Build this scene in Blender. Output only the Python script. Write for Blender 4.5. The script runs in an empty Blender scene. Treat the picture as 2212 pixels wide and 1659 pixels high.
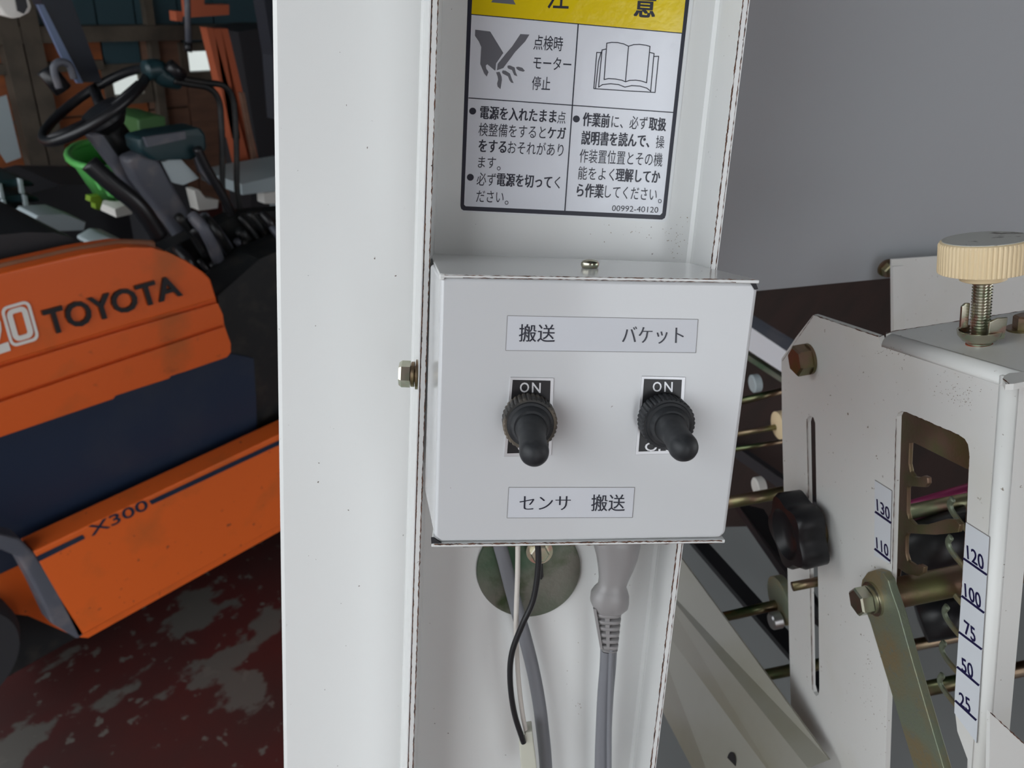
import bpy, bmesh, math, random
import numpy as np
from mathutils import Vector, geometry
random.seed(7)
SC = bpy.context.scene
COL = SC.collection
# ------------------------------------------------------------------ camera frame
F, CX, CY = 1640.0, 1106.0, 829.5
def _n(v):
    v = np.array(v, float); return v / np.linalg.norm(v)
def _c(px, py): return np.array([px - CX, py - CY, F], float)
_D = _n(_c(846, 3770)); _Z = -_D                    # down of the shed
_X = _c(2500, 40); _X = _n(_X - _D * (_X @ _D))     # long axis of the forklift and the back wall
_Y = np.cross(_Z, _X)
M = np.array([_X, _Y, _Z])
C0 = np.array([0.0, 0.0, 1.6])
def R(px, py): return M @ (_c(px, py) / F)          # view ray per metre of camera depth
def Z(px, py, z): return C0 + z * R(px, py)
def VD(px, py): return _n(M @ _c(px, py))           # direction of a family of parallel edges
class Pl:
    def __init__(s, n, p): s.n = _n(n); s.p = np.array(p, float)
    def __call__(s, px, py):
        r = R(px, py); return C0 + r * (((s.p - C0) @ s.n) / (r @ s.n))
    def off(s, d):                                   # the same plane, shifted d metres towards the camera
        sg = 1.0 if (C0 - s.p) @ s.n > 0 else -1.0
        return Pl(s.n, s.p + s.n * sg * d)
    @property
    def out(s): return s.n if (C0 - s.p) @ s.n > 0 else -s.n

cam_d = bpy.data.cameras.new('camera'); cam = bpy.data.objects.new('camera', cam_d); COL.objects.link(cam)
cam_d.sensor_fit = 'HORIZONTAL'; cam_d.sensor_width = 36.0; cam_d.lens = 36.0 * F / 2212.0
cam_d.clip_start = 0.02; cam_d.clip_end = 60
from mathutils import Matrix
Rm = Matrix(((M[0][0], -M[0][1], -M[0][2], 0), (M[1][0], -M[1][1], -M[1][2], 0), (M[2][0], -M[2][1], -M[2][2], 0), (0, 0, 0, 1)))
cam.matrix_world = Matrix.Translation(Vector(C0)) @ Rm
cam_d.dof.use_dof = True; cam_d.dof.focus_distance = 0.255; cam_d.dof.aperture_fstop = 26.0
SC.camera = cam
# ------------------------------------------------------------------ light
w = bpy.data.worlds.new('sky'); SC.world = w; w.use_nodes = True
nt = w.node_tree; bg = nt.nodes['Background']
bg.inputs['Color'].default_value = (0.92, 0.96, 1.0, 1); bg.inputs['Strength'].default_value = 2.35
def area(name, loc, target, sx, sy, power, col=(1, 1, 1)):
    l = bpy.data.lights.new(name, 'AREA'); l.shape = 'RECTANGLE'; l.size = sx; l.size_y = sy; l.energy = power; l.color = col
    o = bpy.data.objects.new(name, l); COL.objects.link(o); o.location = loc
    o.rotation_euler = (Vector(target) - Vector(loc)).to_track_quat('-Z', 'Y').to_euler(); return o
SC.view_settings.view_transform = 'Standard'; SC.view_settings.look = 'None'
SC.view_settings.exposure = 0.38; SC.view_settings.gamma = 1.0; SC.view_settings.use_curve_mapping = False
SC.cycles.use_denoising = True; SC.cycles.max_bounces = 8
# ------------------------------------------------------------------ materials
def mat(name, col, rough=0.5, metal=0.0, spec=0.5, coat=0.0, noise=None, bump=0.0, bscale=200, trans=0.0, ior=1.45, emit=None):
    m = bpy.data.materials.new(name); m.use_nodes = True; t = m.node_tree; b = t.nodes['Principled BSDF']
    b.inputs['Base Color'].default_value = (*col, 1); b.inputs['Roughness'].default_value = rough
    b.inputs['Metallic'].default_value = metal; b.inputs['Specular IOR Level'].default_value = spec
    b.inputs['Coat Weight'].default_value = coat; b.inputs['Coat Roughness'].default_value = 0.1
    b.inputs['Transmission Weight'].default_value = trans; b.inputs['IOR'].default_value = ior
    tc = t.nodes.new('ShaderNodeTexCoord')
    src = None
    if noise:                                        # list of (scale, lo, hi, colour): each laid over the last
        for sc, lo, hi, c2, *st in noise:
            mp = t.nodes.new('ShaderNodeMapping'); mp.inputs['Scale'].default_value = st[0] if st else (1, 1, 1)
            t.links.new(tc.outputs['Object'], mp.inputs['Vector'])
            nz = t.nodes.new('ShaderNodeTexNoise'); nz.inputs['Scale'].default_value = sc; nz.inputs['Detail'].default_value = 6
            t.links.new(mp.outputs[0], nz.inputs['Vector'])
            mr = t.nodes.new('ShaderNodeMapRange'); mr.inputs['From Min'].default_value = lo; mr.inputs['From Max'].default_value = hi
            t.links.new(nz.outputs[0], mr.inputs['Value'])
            mx = t.nodes.new('ShaderNodeMix'); mx.data_type = 'RGBA'
            t.links.new(mr.outputs[0], mx.inputs['Factor'])
            if src is None: mx.inputs[6].default_value = (*col, 1)
            else: t.links.new(src, mx.inputs[6])
            mx.inputs[7].default_value = (*c2, 1); src = mx.outputs[2]
        t.links.new(src, b.inputs['Base Color'])
    if bump:
        nz = t.nodes.new('ShaderNodeTexNoise'); nz.inputs['Scale'].default_value = bscale; nz.inputs['Detail'].default_value = 3
        t.links.new(tc.outputs['Object'], nz.inputs['Vector'])
        bp = t.nodes.new('ShaderNodeBump'); bp.inputs['Strength'].default_value = bump; bp.inputs['Distance'].default_value = 0.001
        t.links.new(nz.outputs[0], bp.inputs['Height']); t.links.new(bp.outputs[0], b.inputs['Normal'])
    if emit: b.inputs['Emission Color'].default_value = (*emit[0], 1); b.inputs['Emission Strength'].default_value = emit[1]
    return m
WHT = (0.78, 0.79, 0.78)
m_white = mat('white_gloss_paint', WHT, 0.22, coat=0.3, noise=[(420, .735, .76, (.12, .09, .07))], bump=0.03, bscale=60)
m_box = mat('white_box_paint_shaded', (.66, .675, .69), 0.16, coat=0.4, noise=[(300, .765, .79, (.12, .09, .07))], bump=0.02, bscale=60)  # darker than the other white: shade from the camera side put into the colour
m_white_dirty = mat('white_paint_scuffed', (0.76, 0.765, 0.74), 0.38, noise=[(380, .70, .74, (.22, .18, .13)), (14, .5, .8, (.70, .69, .62))], bump=0.05, bscale=150)
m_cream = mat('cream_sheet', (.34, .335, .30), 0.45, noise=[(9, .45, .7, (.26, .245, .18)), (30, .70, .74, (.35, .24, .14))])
m_hopper = mat('shade_grey_sheet', (.45, .475, .50), 0.35, coat=0.2, bump=0.04, bscale=500)  # grey stands in for shade on a white painted panel
m_rust = mat('rust_chip', (.13, .055, .03), 0.8, noise=[(900, .45, .6, (.045, .025, .02))])
m_zinc = mat('yellow_zinc', (.38, .34, .20), 0.38, metal=0.85, noise=[(40, .42, .6, (.27, .32, .20)), (90, .52, .68, (.42, .25, .20))], bump=0.15, bscale=900)
m_zincD = mat('dull_green_zinc_disc', (.07, .13, .08), 0.42, metal=0.7, noise=[(22, .4, .62, (.20, .20, .17)), (60, .58, .7, (.07, .10, .05))], bump=.1, bscale=500)
m_zincB = mat('brown_zinc', (.26, .17, .12), 0.38, metal=0.85, noise=[(60, .42, .62, (.20, .19, .09))], bump=0.1, bscale=700)
m_zincbar = mat('zinc_bar', (.25, .29, .21), 0.5, metal=0.6, noise=[(30, .45, .6, (.31, .26, .15)), (400, .55, .7, (.24, .27, .22))], bump=.2, bscale=900)
m_zincrod = mat('zinc_rod', (.07, .12, .05), 0.3, metal=0.9, noise=[(25, .42, .6, (.20, .14, .09))])
m_bright = mat('bright_zinc', (.55, .52, .42), 0.25, metal=0.95, noise=[(120, .45, .6, (.40, .45, .33)), (200, .55, .65, (.55, .36, .30))])
m_steel = mat('steel', (.5, .5, .5), 0.3, metal=0.9)
m_alu = mat('aluminium', (.66, .68, .72), 0.35, metal=0.2)
m_rubber = mat('black_rubber', (.018, .020, .023), 0.5, noise=[(200, .5, .7, (.04, .042, .045))])
m_rubdust = mat('dusty_rubber_nut', (.035, .034, .032), 0.55, noise=[(90, .48, .62, (.15, .125, .095))])
m_black = mat('black_plastic', (.012, .012, .014), 0.35)
m_blackm = mat('black_greasy_metal', (.007, .008, .009), 0.5, noise=[(30, .5, .7, (.022, .02, .018))])
m_ink = mat('black_ink', (.012, .014, .03), 0.3)
m_greyink = mat('grey_ink', (.13, .13, .15), 0.35)
m_sticker = mat('sticker_white', (.74, .76, .82), 0.16, coat=0.4, bump=0.10, bscale=240)
m_yellow = mat('sticker_yellow', (.78, .58, .005), 0.16, coat=0.4, bump=0.12, bscale=240)
m_clear = mat('sticker_margin', (.76, .78, .79), 0.18, coat=0.4)
m_label = mat('label_tape', (.67, .69, .735), 0.3)
m_label2 = mat('scale_tape', (.72, .76, .80), 0.4)
m_navyink = mat('navy_ink', (.01, .01, .06), 0.4)
m_pencil = mat('label_edge_dirt', (.25, .24, .24), 0.6)
m_plate = mat('black_switch_plate', (.008, .008, .010), 0.3)
m_silver = mat('silver_rim', (.62, .63, .65), 0.35, metal=0.7)
m_knob = mat('cream_plastic', (.80, .64, .40), 0.4)
m_knobtop = mat('knob_top', (.50, .50, .46), 0.4, noise=[(150, .6, .68, (.12, .10, .08))])
m_greycab = mat('grey_cable', (.20, .205, .225), 0.42)
m_plug = mat('grey_plug', (.30, .29, .29), 0.3)
m_whitewire = mat('white_wire', (.66, .62, .57), 0.45)
m_conn = mat('milky_connector', (.68, .68, .58), 0.35, trans=0.15)
m_orange = mat('orange_paint', (.64, .105, .016), 0.38, coat=.1, noise=[(7, .56, .72, (.45, .10, .02)), (30, .66, .76, (.38, .075, .015))])
m_orange2 = mat('orange_step_paint', (.70, .12, .016), 0.5, noise=[(8, .55, .75, (.50, .11, .02)), (60, .68, .74, (.2, .05, .02))])
m_navy = mat('navy_paint', (.010, .020, .045), 0.45, noise=[(5, .5, .7, (.022, .03, .05))])
m_navyp = mat('navy_pillar', (.004, .007, .016), 0.5)
m_graym = mat('grey_column', (.085, .09, .11), 0.5, noise=[(20, .5, .7, (.14, .13, .14))])
m_teal = mat('dark_teal', (.012, .035, .042), 0.4)
m_green = mat('green_plastic', (.10, .42, .10), 0.4)
m_green2 = mat('dark_green_plastic', (.05, .13, .04), 0.5)
m_redor = mat('red_orange_steel', (.42, .10, .045), 0.45)
m_wood = mat('brown_plywood', (.30, .085, .024), 0.6, noise=[(3, .4, .7, (.19, .055, .02), (1, 1, 6))])
m_wood2 = mat('greyish_plywood', (.22, .115, .075), 0.7, noise=[(3, .4, .7, (.15, .085, .06), (1, 1, 6))])
m_post = mat('weathered_post', (.10, .08, .06), 0.7, noise=[(8, .4, .7, (.055, .045, .035))])
m_tealwall = mat('teal_sheet', (.03, .065, .08), 0.5)
m_bag = mat('plastic_bag', (.38, .44, .46), 0.45)
m_dkgrey = mat('dark_grey', (.022, .022, .026), 0.6)
m_whiteobj = mat('white_plastic', (.7, .68, .64), 0.5)
m_seat = mat('black_vinyl', (.016, .017, .02), 0.5)
m_tire = mat('tyre_rubber', (.02, .02, .023), 0.7)
m_ceil = mat('dark_ceiling', (.035, .05, .055), 0.7)
m_glass = mat('window_glass', (.9, .95, .95), 0.05, trans=1.0, ior=1.05)
m_magenta = mat('magenta_rod', (.30, .04, .12), 0.3, metal=.3)
def floor_mat():
    m = mat('red_painted_concrete', (.060, .010, .009), 0.6, noise=[(3, .4, .65, (.038, .013, .012)), (5.0, .59, .62, (.085, .078, .07), (1, 1.5, 1)), (30, .62, .68, (.10, .09, .08))], bump=.3, bscale=40)
    return m
m_floor = floor_mat()
m_ground = mat('outside_gravel', (.24, .235, .225), 0.8, noise=[(2, .4, .6, (.19, .19, .18))])
# ------------------------------------------------------------------ builders
ABS = {}
def tag(o, label=None, cat=None, group=None, kind=None):
    if label: o['label'] = label
    if cat: o['category'] = cat
    if group: o['group'] = group
    if kind: o['kind'] = kind
    return o
def thing(name, loc, label, cat, group=None):
    o = bpy.data.objects.new(name, None); COL.objects.link(o); o.location = Vector(loc); o.empty_display_size = .02
    ABS[o.name] = np.array(loc, float); return tag(o, label, cat, group)
def mk(name, verts, faces, m, parent=None, smooth=False, bevel=0, seg=2, label=None):
    V = np.array([tuple(v) for v in verts], float); c = (V.min(0) + V.max(0)) / 2
    me = bpy.data.meshes.new(name); me.from_pydata([tuple(v) for v in (V - c)], [], faces); me.update()
    bm = bmesh.new(); bm.from_mesh(me); bmesh.ops.remove_doubles(bm, verts=bm.verts, dist=1e-7)
    bmesh.ops.recalc_face_normals(bm, faces=bm.faces); bm.to_mesh(me); bm.free()
    if smooth is True:
        me.polygons.foreach_set('use_smooth', [True] * len(me.polygons))
    me.materials.append(m)
    o = bpy.data.objects.new(name, me); COL.objects.link(o)
    pa = ABS[parent.name] if parent is not None else np.zeros(3)
    o.location = Vector(c - pa); o.parent = parent; ABS[o.name] = c
    if bevel:
        b = o.modifiers.new('bevel', 'BEVEL'); b.width = bevel; b.segments = seg; b.limit_method = 'ANGLE'; b.angle_limit = math.radians(35)
        me.polygons.foreach_set('use_smooth', [True] * len(me.polygons))
        wn = o.modifiers.new('wn', 'WEIGHTED_NORMAL'); wn.keep_sharp = True
    if label: o['label'] = label
    return o
def join(parts):
    V, Fc = [], []
    for v, f in parts:
        n = len(V); V += [tuple(x) for x in v]; Fc += [tuple(i + n for i in q) for q in f]
    return V, Fc
def basis(n):
    n = _n(n); a = np.array([0, 0, 1.0]) if abs(n[2]) < .9 else np.array([1.0, 0, 0])
    x = _n(np.cross(a, n)); return x, np.cross(n, x)
def g_sheet(outer, holes, t):                        # flat plate with holes, thickness vector t
    t = np.array(t, float); loops = [[np.array(p, float) for p in outer]] + [[np.array(p, float) for p in h] for h in holes]
    x, y = basis(t)
    tri = geometry.tessellate_polygon([[Vector((p @ x, p @ y, 0)) for p in lp] for lp in loops])
    flat = [p for lp in loops for p in lp]; N = len(flat)
    V = flat + [p + t for p in flat]; Fc = [tuple(q) for q in tri] + [tuple(i + N for i in reversed(q)) for q in tri]
    k = 0
    for lp in loops:
        L = len(lp)
        for i in range(L):
            a, b = k + i, k + (i + 1) % L; Fc.append((a, b, b + N, a + N))
        k += L
    return V, Fc
def sheet(name, outer, t, m, parent=None, holes=(), **k): 
    v, f = g_sheet(outer, holes, t); return mk(name, v, f, m, parent, **k)
def g_box(c, s, ax=None):
    c = np.array(c, float); A = np.eye(3) if ax is None else np.array(ax)
    V = [c + sum(A[i] * s[i] * .5 * q[i] for i in range(3)) for q in [(a, b, d) for a in (-1, 1) for b in (-1, 1) for d in (-1, 1)]]
    return V, [(0, 1, 3, 2), (4, 6, 7, 5), (0, 4, 5, 1), (2, 3, 7, 6), (0, 2, 6, 4), (1, 5, 7, 3)]
def box(name, c, s, m, parent=None, ax=None, **k):
    v, f = g_box(c, s, ax); return mk(name, v, f, m, parent, **k)
def spline(pts, n=8):
    P = [np.array(p, float) for p in pts]; 
    if len(P) < 3: return P
    P = [2 * P[0] - P[1]] + P + [2 * P[-1] - P[-2]]; out = []
    for i in range(1, len(P) - 2):
        for k in range(n):
            t = k / n; a, b, c, d = P[i - 1:i + 3]
            out.append(.5 * ((2 * b) + (c - a) * t + (2 * a - 5 * b + 4 * c - d) * t * t + (3 * b - a - 3 * c + d) * t ** 3))
    out.append(P[-2]); return out
def g_tube(pts, r, seg=12, closed=False, flat=None):
    P = [np.array(p, float) for p in pts]; N = len(P); V = []; Fc = []
    rs = r if hasattr(r, '__len__') else [r] * N
    ref = None
    for i in range(N):
        if closed: t = _n(P[(i + 1) % N] - P[i - 1])
        else: t = _n(P[min(i + 1, N - 1)] - P[max(i - 1, 0)])
        if flat is not None:
            x = _n(np.array(flat[0]) - t * (np.array(flat[0]) @ t)); y = np.cross(t, x)
        else:
            if ref is None: ref = basis(t)[0]
            x = _n(ref - t * (ref @ t)); y = np.cross(t, x); ref = x
        fx = flat[1] if flat is not None else 1.0
        for k in range(seg):
            a = 2 * math.pi * k / seg; V.append(P[i] + rs[i] * (x * math.cos(a) * fx + y * math.sin(a)))
    for i in range(N if closed else N - 1):
        j = (i + 1) % N
        for k in range(seg):
            k2 = (k + 1) % seg; Fc.append((i * seg + k, i * seg + k2, j * seg + k2, j * seg + k))
    if not closed:
        Fc.append(tuple(range(seg))[::-1]); Fc.append(tuple((N - 1) * seg + k for k in range(seg)))
    return V, Fc
def tube(name, pts, r, m, parent=None, seg=12, closed=False, flat=None, n=8, **k):
    v, f = g_tube(spline(pts, n) if not closed else pts, r, seg, closed, flat) if not hasattr(r, '__len__') else g_tube(pts, r, seg, closed, flat)
    return mk(name, v, f, m, parent, smooth=True, **k)
def g_lathe(o, ax, prof, seg=32, rad=None):          # prof: (distance along axis, radius); rad(angle, i) scales the radius
    o = np.array(o, float); ax = _n(ax); x, y = basis(ax); V = []; Fc = []
    for i, (h, r) in enumerate(prof):
        for k in range(seg):
            a = 2 * math.pi * k / seg; q = r * (rad(a, i) if rad else 1)
            V.append(o + ax * h + q * (x * math.cos(a) + y * math.sin(a)))
    for i in range(len(prof) - 1):
        for k in range(seg):
            k2 = (k + 1) % seg; Fc.append((i * seg + k, i * seg + k2, (i + 1) * seg + k2, (i + 1) * seg + k))
    Fc.append(tuple(range(seg))[::-1]); Fc.append(tuple((len(prof) - 1) * seg + k for k in range(seg)))
    return V, Fc
def autosm(o, deg=35):
    me = o.data; me.polygons.foreach_set('use_smooth', [True] * len(me.polygons))
    bm = bmesh.new(); bm.from_mesh(me)
    for e in bm.edges:
        if len(e.link_faces) == 2 and e.calc_face_angle(0) > math.radians(deg): e.smooth = False
    bm.to_mesh(me); bm.free(); return o
def lathe(name, o, ax, prof, m, parent=None, seg=32, rad=None, deg=35, **k):
    v, f = g_lathe(o, ax, prof, seg, rad); return autosm(mk(name, v, f, m, parent, **k), deg)
def hexhead(name, o, ax, r, h, m, parent, washer=None, spring=False, label=None):
    """hex bolt: base at o, pointing along ax; washers and head are sub-parts of nothing, one mesh"""
    z = 0; parts = []
    if washer: parts.append(g_lathe(o, ax, [(0, washer), (r * .18, washer)], 28)); z += r * .18
    if spring: parts.append(g_lathe(o, ax, [(z + .0002, r * .98), (z + r * .3, r * .98)], 24)); z += r * .34
    parts.append(g_lathe(o, ax, [(z, r * .90), (z, r), (z + h * .86, r), (z + h, r * .86)], 6))
    v, f = join(parts); return autosm(mk(name, v, f, m, parent, bevel=0, label=label), 20)
def strip(p0, p1, wpx, pl, ext=0):                   # thin quad between two picture points on a plane, width in picture px
    a = np.array(p0, float); b = np.array(p1, float); d = (b - a) / np.linalg.norm(b - a); q = np.array([-d[1], d[0]]) * wpx / 2
    a = a - d * ext; b = b + d * ext
    return [pl(*(a + q)), pl(*(b + q)), pl(*(b - q)), pl(*(a - q))]
def flat(name, polys, th, pl, m, parent, **k):       # printed shapes lying on a plane, th thick
    return mk(name, *join([g_sheet(p, [], pl.out * th) for p in polys]), m, parent, **k)
def chips(p0, p1, pl, parent, wpx=2.2, step=6, dens=.85, m=None, name='chipped_edge'):
    a = np.array(p0, float); b = np.array(p1, float); L = np.linalg.norm(b - a); n = max(2, int(L / step)); d = (b - a) / L; q = np.array([-d[1], d[0]])
    parts = []; w0 = wpx * .5
    for i in range(n):
        w1 = wpx * random.uniform(.25, 1.0) if random.random() < dens else wpx * .12
        s, e = a + d * L * i / n, a + d * L * (i + 1) / n; sh = q * random.uniform(-.25, .25) * wpx
        parts.append(g_sheet([pl(*(s + q * w0 / 2)), pl(*(e + q * w1 / 2 + sh)), pl(*(e - q * w1 / 2 + sh)), pl(*(s - q * w0 / 2))], [], pl.out * 4e-5)); w0 = w1
    return mk(name, *join(parts), m or m_rust, parent)
_fc = {}
def glyphs(txt, bold=0.0):
    key = (txt, bold)
    if key in _fc: return _fc[key]
    cu = bpy.data.curves.new('t', 'FONT'); cu.body = txt; cu.size = 1; cu.offset = bold; cu.resolution_u = 3; cu.fill_mode = 'FRONT'
    ob = bpy.data.objects.new('t', cu); COL.objects.link(ob); dg = bpy.context.evaluated_depsgraph_get()
    me = bpy.data.meshes.new_from_object(ob.evaluated_get(dg)); V = np.array([v.co[:] for v in me.vertices]).reshape(-1, 3); Fc = [tuple(p.vertices) for p in me.polygons]
    bpy.data.objects.remove(ob); bpy.data.curves.remove(cu); bpy.data.meshes.remove(me)
    _fc[key] = (V, Fc); return V, Fc
def g_text(txt, pL, pR, h, pl, up=(0, -1), bold=0.0, ref='国', th=5e-5, h2=None, thin=None):
    if bold < 0:                                      # high-contrast face: thin strokes widened sideways only
        e = -bold * h; pL = np.array(pL, float); pR = np.array(pR, float); out = []
        for k, dx in enumerate((-e, -e / 3, e / 3, e)):
            d = np.array([dx, 0]); out.append(g_text(txt, pL + d + (e, 0), pR + d - (e, 0), h, pl, up, 0.0, ref, th + k * 2e-6, h2, thin=-.014 if max(txt) < '一' else 0.0))
        return join(out)
    if bold > .012 and th < 1e-3:                     # heavy weight: copies a hair apart, so that counters stay open
        e = bold * h; pL = np.array(pL, float); pR = np.array(pR, float); out = []
        for k, (dx, dy) in enumerate(((-e, -e * .5), (e, -e * .5), (-e, e * .5), (e, e * .5), (0, 0))):
            d = np.array([dx, dy]); out.append(g_text(txt, pL + d + (np.array([e * .6, 0])), pR + d - (np.array([e * .6, 0])), h, pl, up, 0.0, ref, th + k * 2e-6, h2))
        return join(out)
    """ink of txt from pL to pR along its middle line, h px high (h2 at its right end), standing th proud of the plane"""
    V, Fc = glyphs(txt, bold if thin is None else thin); rv, _ = glyphs(ref or txt, 0.0)
    y0, y1 = rv[:, 1].min(), rv[:, 1].max(); x0, x1 = V[:, 0].min(), V[:, 0].max()
    pL = np.array(pL, float); pR = np.array(pR, float); up = np.array(up, float); out = []
    h2 = h if h2 is None else h2
    for v in V:
        s = (v[0] - x0) / (x1 - x0); t = (v[1] - (y0 + y1) / 2) / (y1 - y0)
        out.append(pl(*(pL + (pR - pL) * s + up * t * (h + (h2 - h) * s))) + pl.out * th)
    if th > 2e-4:                                     # raised letters get sides
        N = len(out); ed = {}
        for q in Fc:
            for a, b in zip(q, q[1:] + q[:1]): ed[(a, b)] = 1
        low = [p - pl.out * th for p in out]
        return out + low, Fc + [(a, b, b + N, a + N) for (a, b) in ed if (b, a) not in ed]
    return out, Fc
def arc(cx_, cy_, r, a0, a1, n=6, ry=None):
    ry = ry or r
    return [(cx_ + r * math.cos(math.radians(a0 + (a1 - a0) * i / n)), cy_ + ry * math.sin(math.radians(a0 + (a1 - a0) * i / n))) for i in range(n + 1)]

# ================================================================== THE SHED
GR = thing  # alias
def structure(o): o['kind'] = 'structure'; return o
structure(box('floor', (2.6, 1.5, -.05), (8.2, 6.6, .1), m_floor))
structure(box('ground', (0, 0, -.16), (60, 60, .1), m_ground))
YW = 4.6
def W(px, py): return Pl((0, 1, 0), (0, YW, 0))(px, py)
structure(box('ceiling', (2.6, 1.5, 2.85), (8.2, 6.6, .08), m_ceil))
structure(box('wall_right', (6.6, 1.5, 1.4), (.1, 6.6, 2.8), m_wood))
structure(mk('light_block_front', *join([g_box((.2, -1.75, 1.4), (1.5, .1, 2.8)), g_box((4.85, -1.75, 1.4), (3.6, .1, 2.8)), g_box((2.0, -1.75, 2.5), (2.1, .1, .6))]), m_wood))  # unseen wall behind the camera, added with openings to steer the daylight
structure(box('outside_wall', (2, 7.5, 1.2), (16, .2, 3.0), mat('pale_reflector', (.88, .88, .84), .8)))  # unseen pale wall added so that the windows look bright
structure(box('light_block_left', (-1.45, -1.05, 1.4), (.1, 1.3, 2.8), m_wood))  # unseen wall piece added to block frontal daylight
def win(i, a, b):
    A, B = W(*a), W(*b); return (min(A[0], B[0]), max(A[0], B[0]), min(A[2], B[2]), max(A[2], B[2]))
WN = [win(0, (232, 152), (322, 210)), win(1, (398, 104), (478, 160)), win(2, (575, 78), (615, 130))]
def rect(x0, x1, z0, z1, y): return [(x0, y, z0), (x1, y, z0), (x1, y, z1), (x0, y, z1)]
wall = structure(sheet('wall_back', rect(-1.3, 6.6, 0, 2.85, YW + .05), (0, .05, 0), m_post, holes=[rect(a, b, c, d, YW + .05) for a, b, c, d in WN]))
xs = [-1.3, -.4, .45, 1.0, 1.55]
for a, b, c, d in WN: xs += [a, b]
xs = sorted(xs + [3.6, 4.5, 5.4, 6.5]); xs = [x for i, x in enumerate(xs) if i == 0 or x - xs[i - 1] > .02]
zs = sorted({0.0, round(W(100, 260)[2], 3), 2.8, round(W(150, 85)[2], 3)} | {round(q, 4) for wn in WN for q in wn[2:]})
pi = 0
for i in range(len(xs) - 1):
    x0, x1 = xs[i] + .006, xs[i + 1] - .006; xm = (x0 + x1) / 2
    cw = [wn for wn in WN if wn[0] - .01 <= xm <= wn[1] + .01]
    zz = [0.0, W(100, 260)[2], W(150, 85)[2], 2.8] if not cw else [0.0, cw[0][2], cw[0][3], 2.8]
    for j in range(len(zz) - 1):
        if cw and j == 1: continue
        if zz[j + 1] - zz[j] < .03: continue
        top = (zz[j] + zz[j + 1]) / 2 > W(150, 85)[2]
        box('panel', (xm, YW + .035, (zz[j] + zz[j + 1]) / 2), (x1 - x0, .03, zz[j + 1] - zz[j] - .012), m_tealwall if top else (m_wood if xm < W(300, 200)[0] else m_wood2), wall)
for px in (52, 95):                                   # posts and rails nailed on the wall
    p = W(px, 250); box('post', (p[0], YW - .02, 1.42), (.09, .08, 2.8), m_post, wall)
for px in (350,):
    p = W(px, 250); box('post', (p[0], YW + .0, 1.42), (.05, .05, 2.8), m_post, wall)
zt = W(150, 72)[2]
box('rail', (2.6, YW - .02, zt), (7.7, .07, .08), m_post, wall)
box('rail', ((WN[0][0] - 1.25) / 2, YW + .0, W(100, 145)[2]), (WN[0][0] + 1.2, .04, .05), m_post, wall)
for i, (a, b, c, d) in enumerate(WN):
    o, f_ = g_sheet(rect(a - .03, b + .03, c - .03, d + .03, YW + .0), [rect(a + .02, b - .02, c + .02, d - .02, YW + .0)], (0, .05, 0))
    wo = structure(mk('window_%d' % (i + 1), o, f_, m_post))
    box('pane', ((a + b) / 2, YW + .03, (c + d) / 2), (b - a - .04, .004, d - c - .04), m_glass, wo)

# ================================================================== COLUMN (frame C: u right, v down, w away)
uC = VD(25100, 1887); vC = VD(700, 7500); vC = _n(vC - uC * (vC @ uC)); wC = np.cross(uC, vC)
if wC @ R(CX, CY) < 0: wC = -wC
pF = Z(1250, 600, .270)
def CP(t): return Pl(wC, pF + wC * t)
P_F, P_B, P_X = CP(0), CP(.035), CP(-.042)
def along(pt, y): # point on a line parallel to the column through a picture point on plane
    return pt
col_root = thing('machine_column', P_B(1200, 700) + vC * 1.2, 'white painted sheet-metal upright with folded edges behind the control box, warning sticker on its front', 'machine frame')
UPL, DNL = .42, 1.25
def extr(name, sec, m, parent, up=UPL, dn=DNL, bevel=0):
    """profile given at picture height y=600, drawn along the column"""
    pts = [p - vC * up for p in sec]; v, f = g_sheet(pts, [], vC * (up + dn)); return mk(name, v, f, m, parent, bevel=bevel)
S = 0.0021
# side panel left of the channel, one folded sheet
pa = P_B(595, 600); pb = P_B(900, 600); pc = P_F(905, 600); 
sec = [pa + wC * .02, pa, pa + (pb - pa) * .25, pa + (pb - pa) * .5, pa + (pb - pa) * .75]
q0 = P_B(893, 600); q1 = P_F.off(-.029)(899, 600); q2 = P_F.off(-.022)(902.5, 600); q3 = P_F(910.5, 600); q4 = P_F(913, 600)
sec = [pa + wC * .022 + uC * .003, pa + wC * .003, pa + uC * .003, q0, q1, q2, q3, q4, P_F(914, 600) + wC * .037, pa + wC * .0022 + uC * .25 * .17]
sec = [pa + wC * .022, pa + wC * .002, pa + uC * .002, q0, q1, q2, q3, q4, P_F.off(-.02)(914, 600), P_B.off(-.0018)(908, 600), pa + wC * .002 + uC * .004, pa + wC * .022 + uC * .002]
extr('side_panel', sec, m_white, col_root)
# channel
fo, fi = P_F(915.3, 600), P_F(927, 600); wo_, wi = P_B(915, 600), P_B(926, 600)
rc = P_B(1487, 600); r1 = P_B(1478, 600); rfi, rfo = P_F(1532, 600), P_F(1546.5, 600)
th = wC * .0022
sec = [fo, fi, fi + wC * .0348, r1, rc + (rfi - rc) * .04, rc + (rfi - rc) * .14, rfi, rfo, rfo + wC * .037, fo + wC * .037]
extr('channel', sec, m_white, col_root)
def cv(px600, y, P):                                 # picture x at height y of a column line that passes px600 at y=600
    k = (y - 600) / 6900.0; return px600 + (700 - px600) * k
for x6, wp, dn in ((914.6, 3.0, .8), (926.6, 3.2, .9), (1533, 3.6, .95), (1543.5, 2.6, .7)):
    chips((cv(x6, -20, P_F), -20), (cv(x6, 1680, P_F), 1680), P_F.off(2e-5), col_root, wp, 7, dn)
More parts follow.
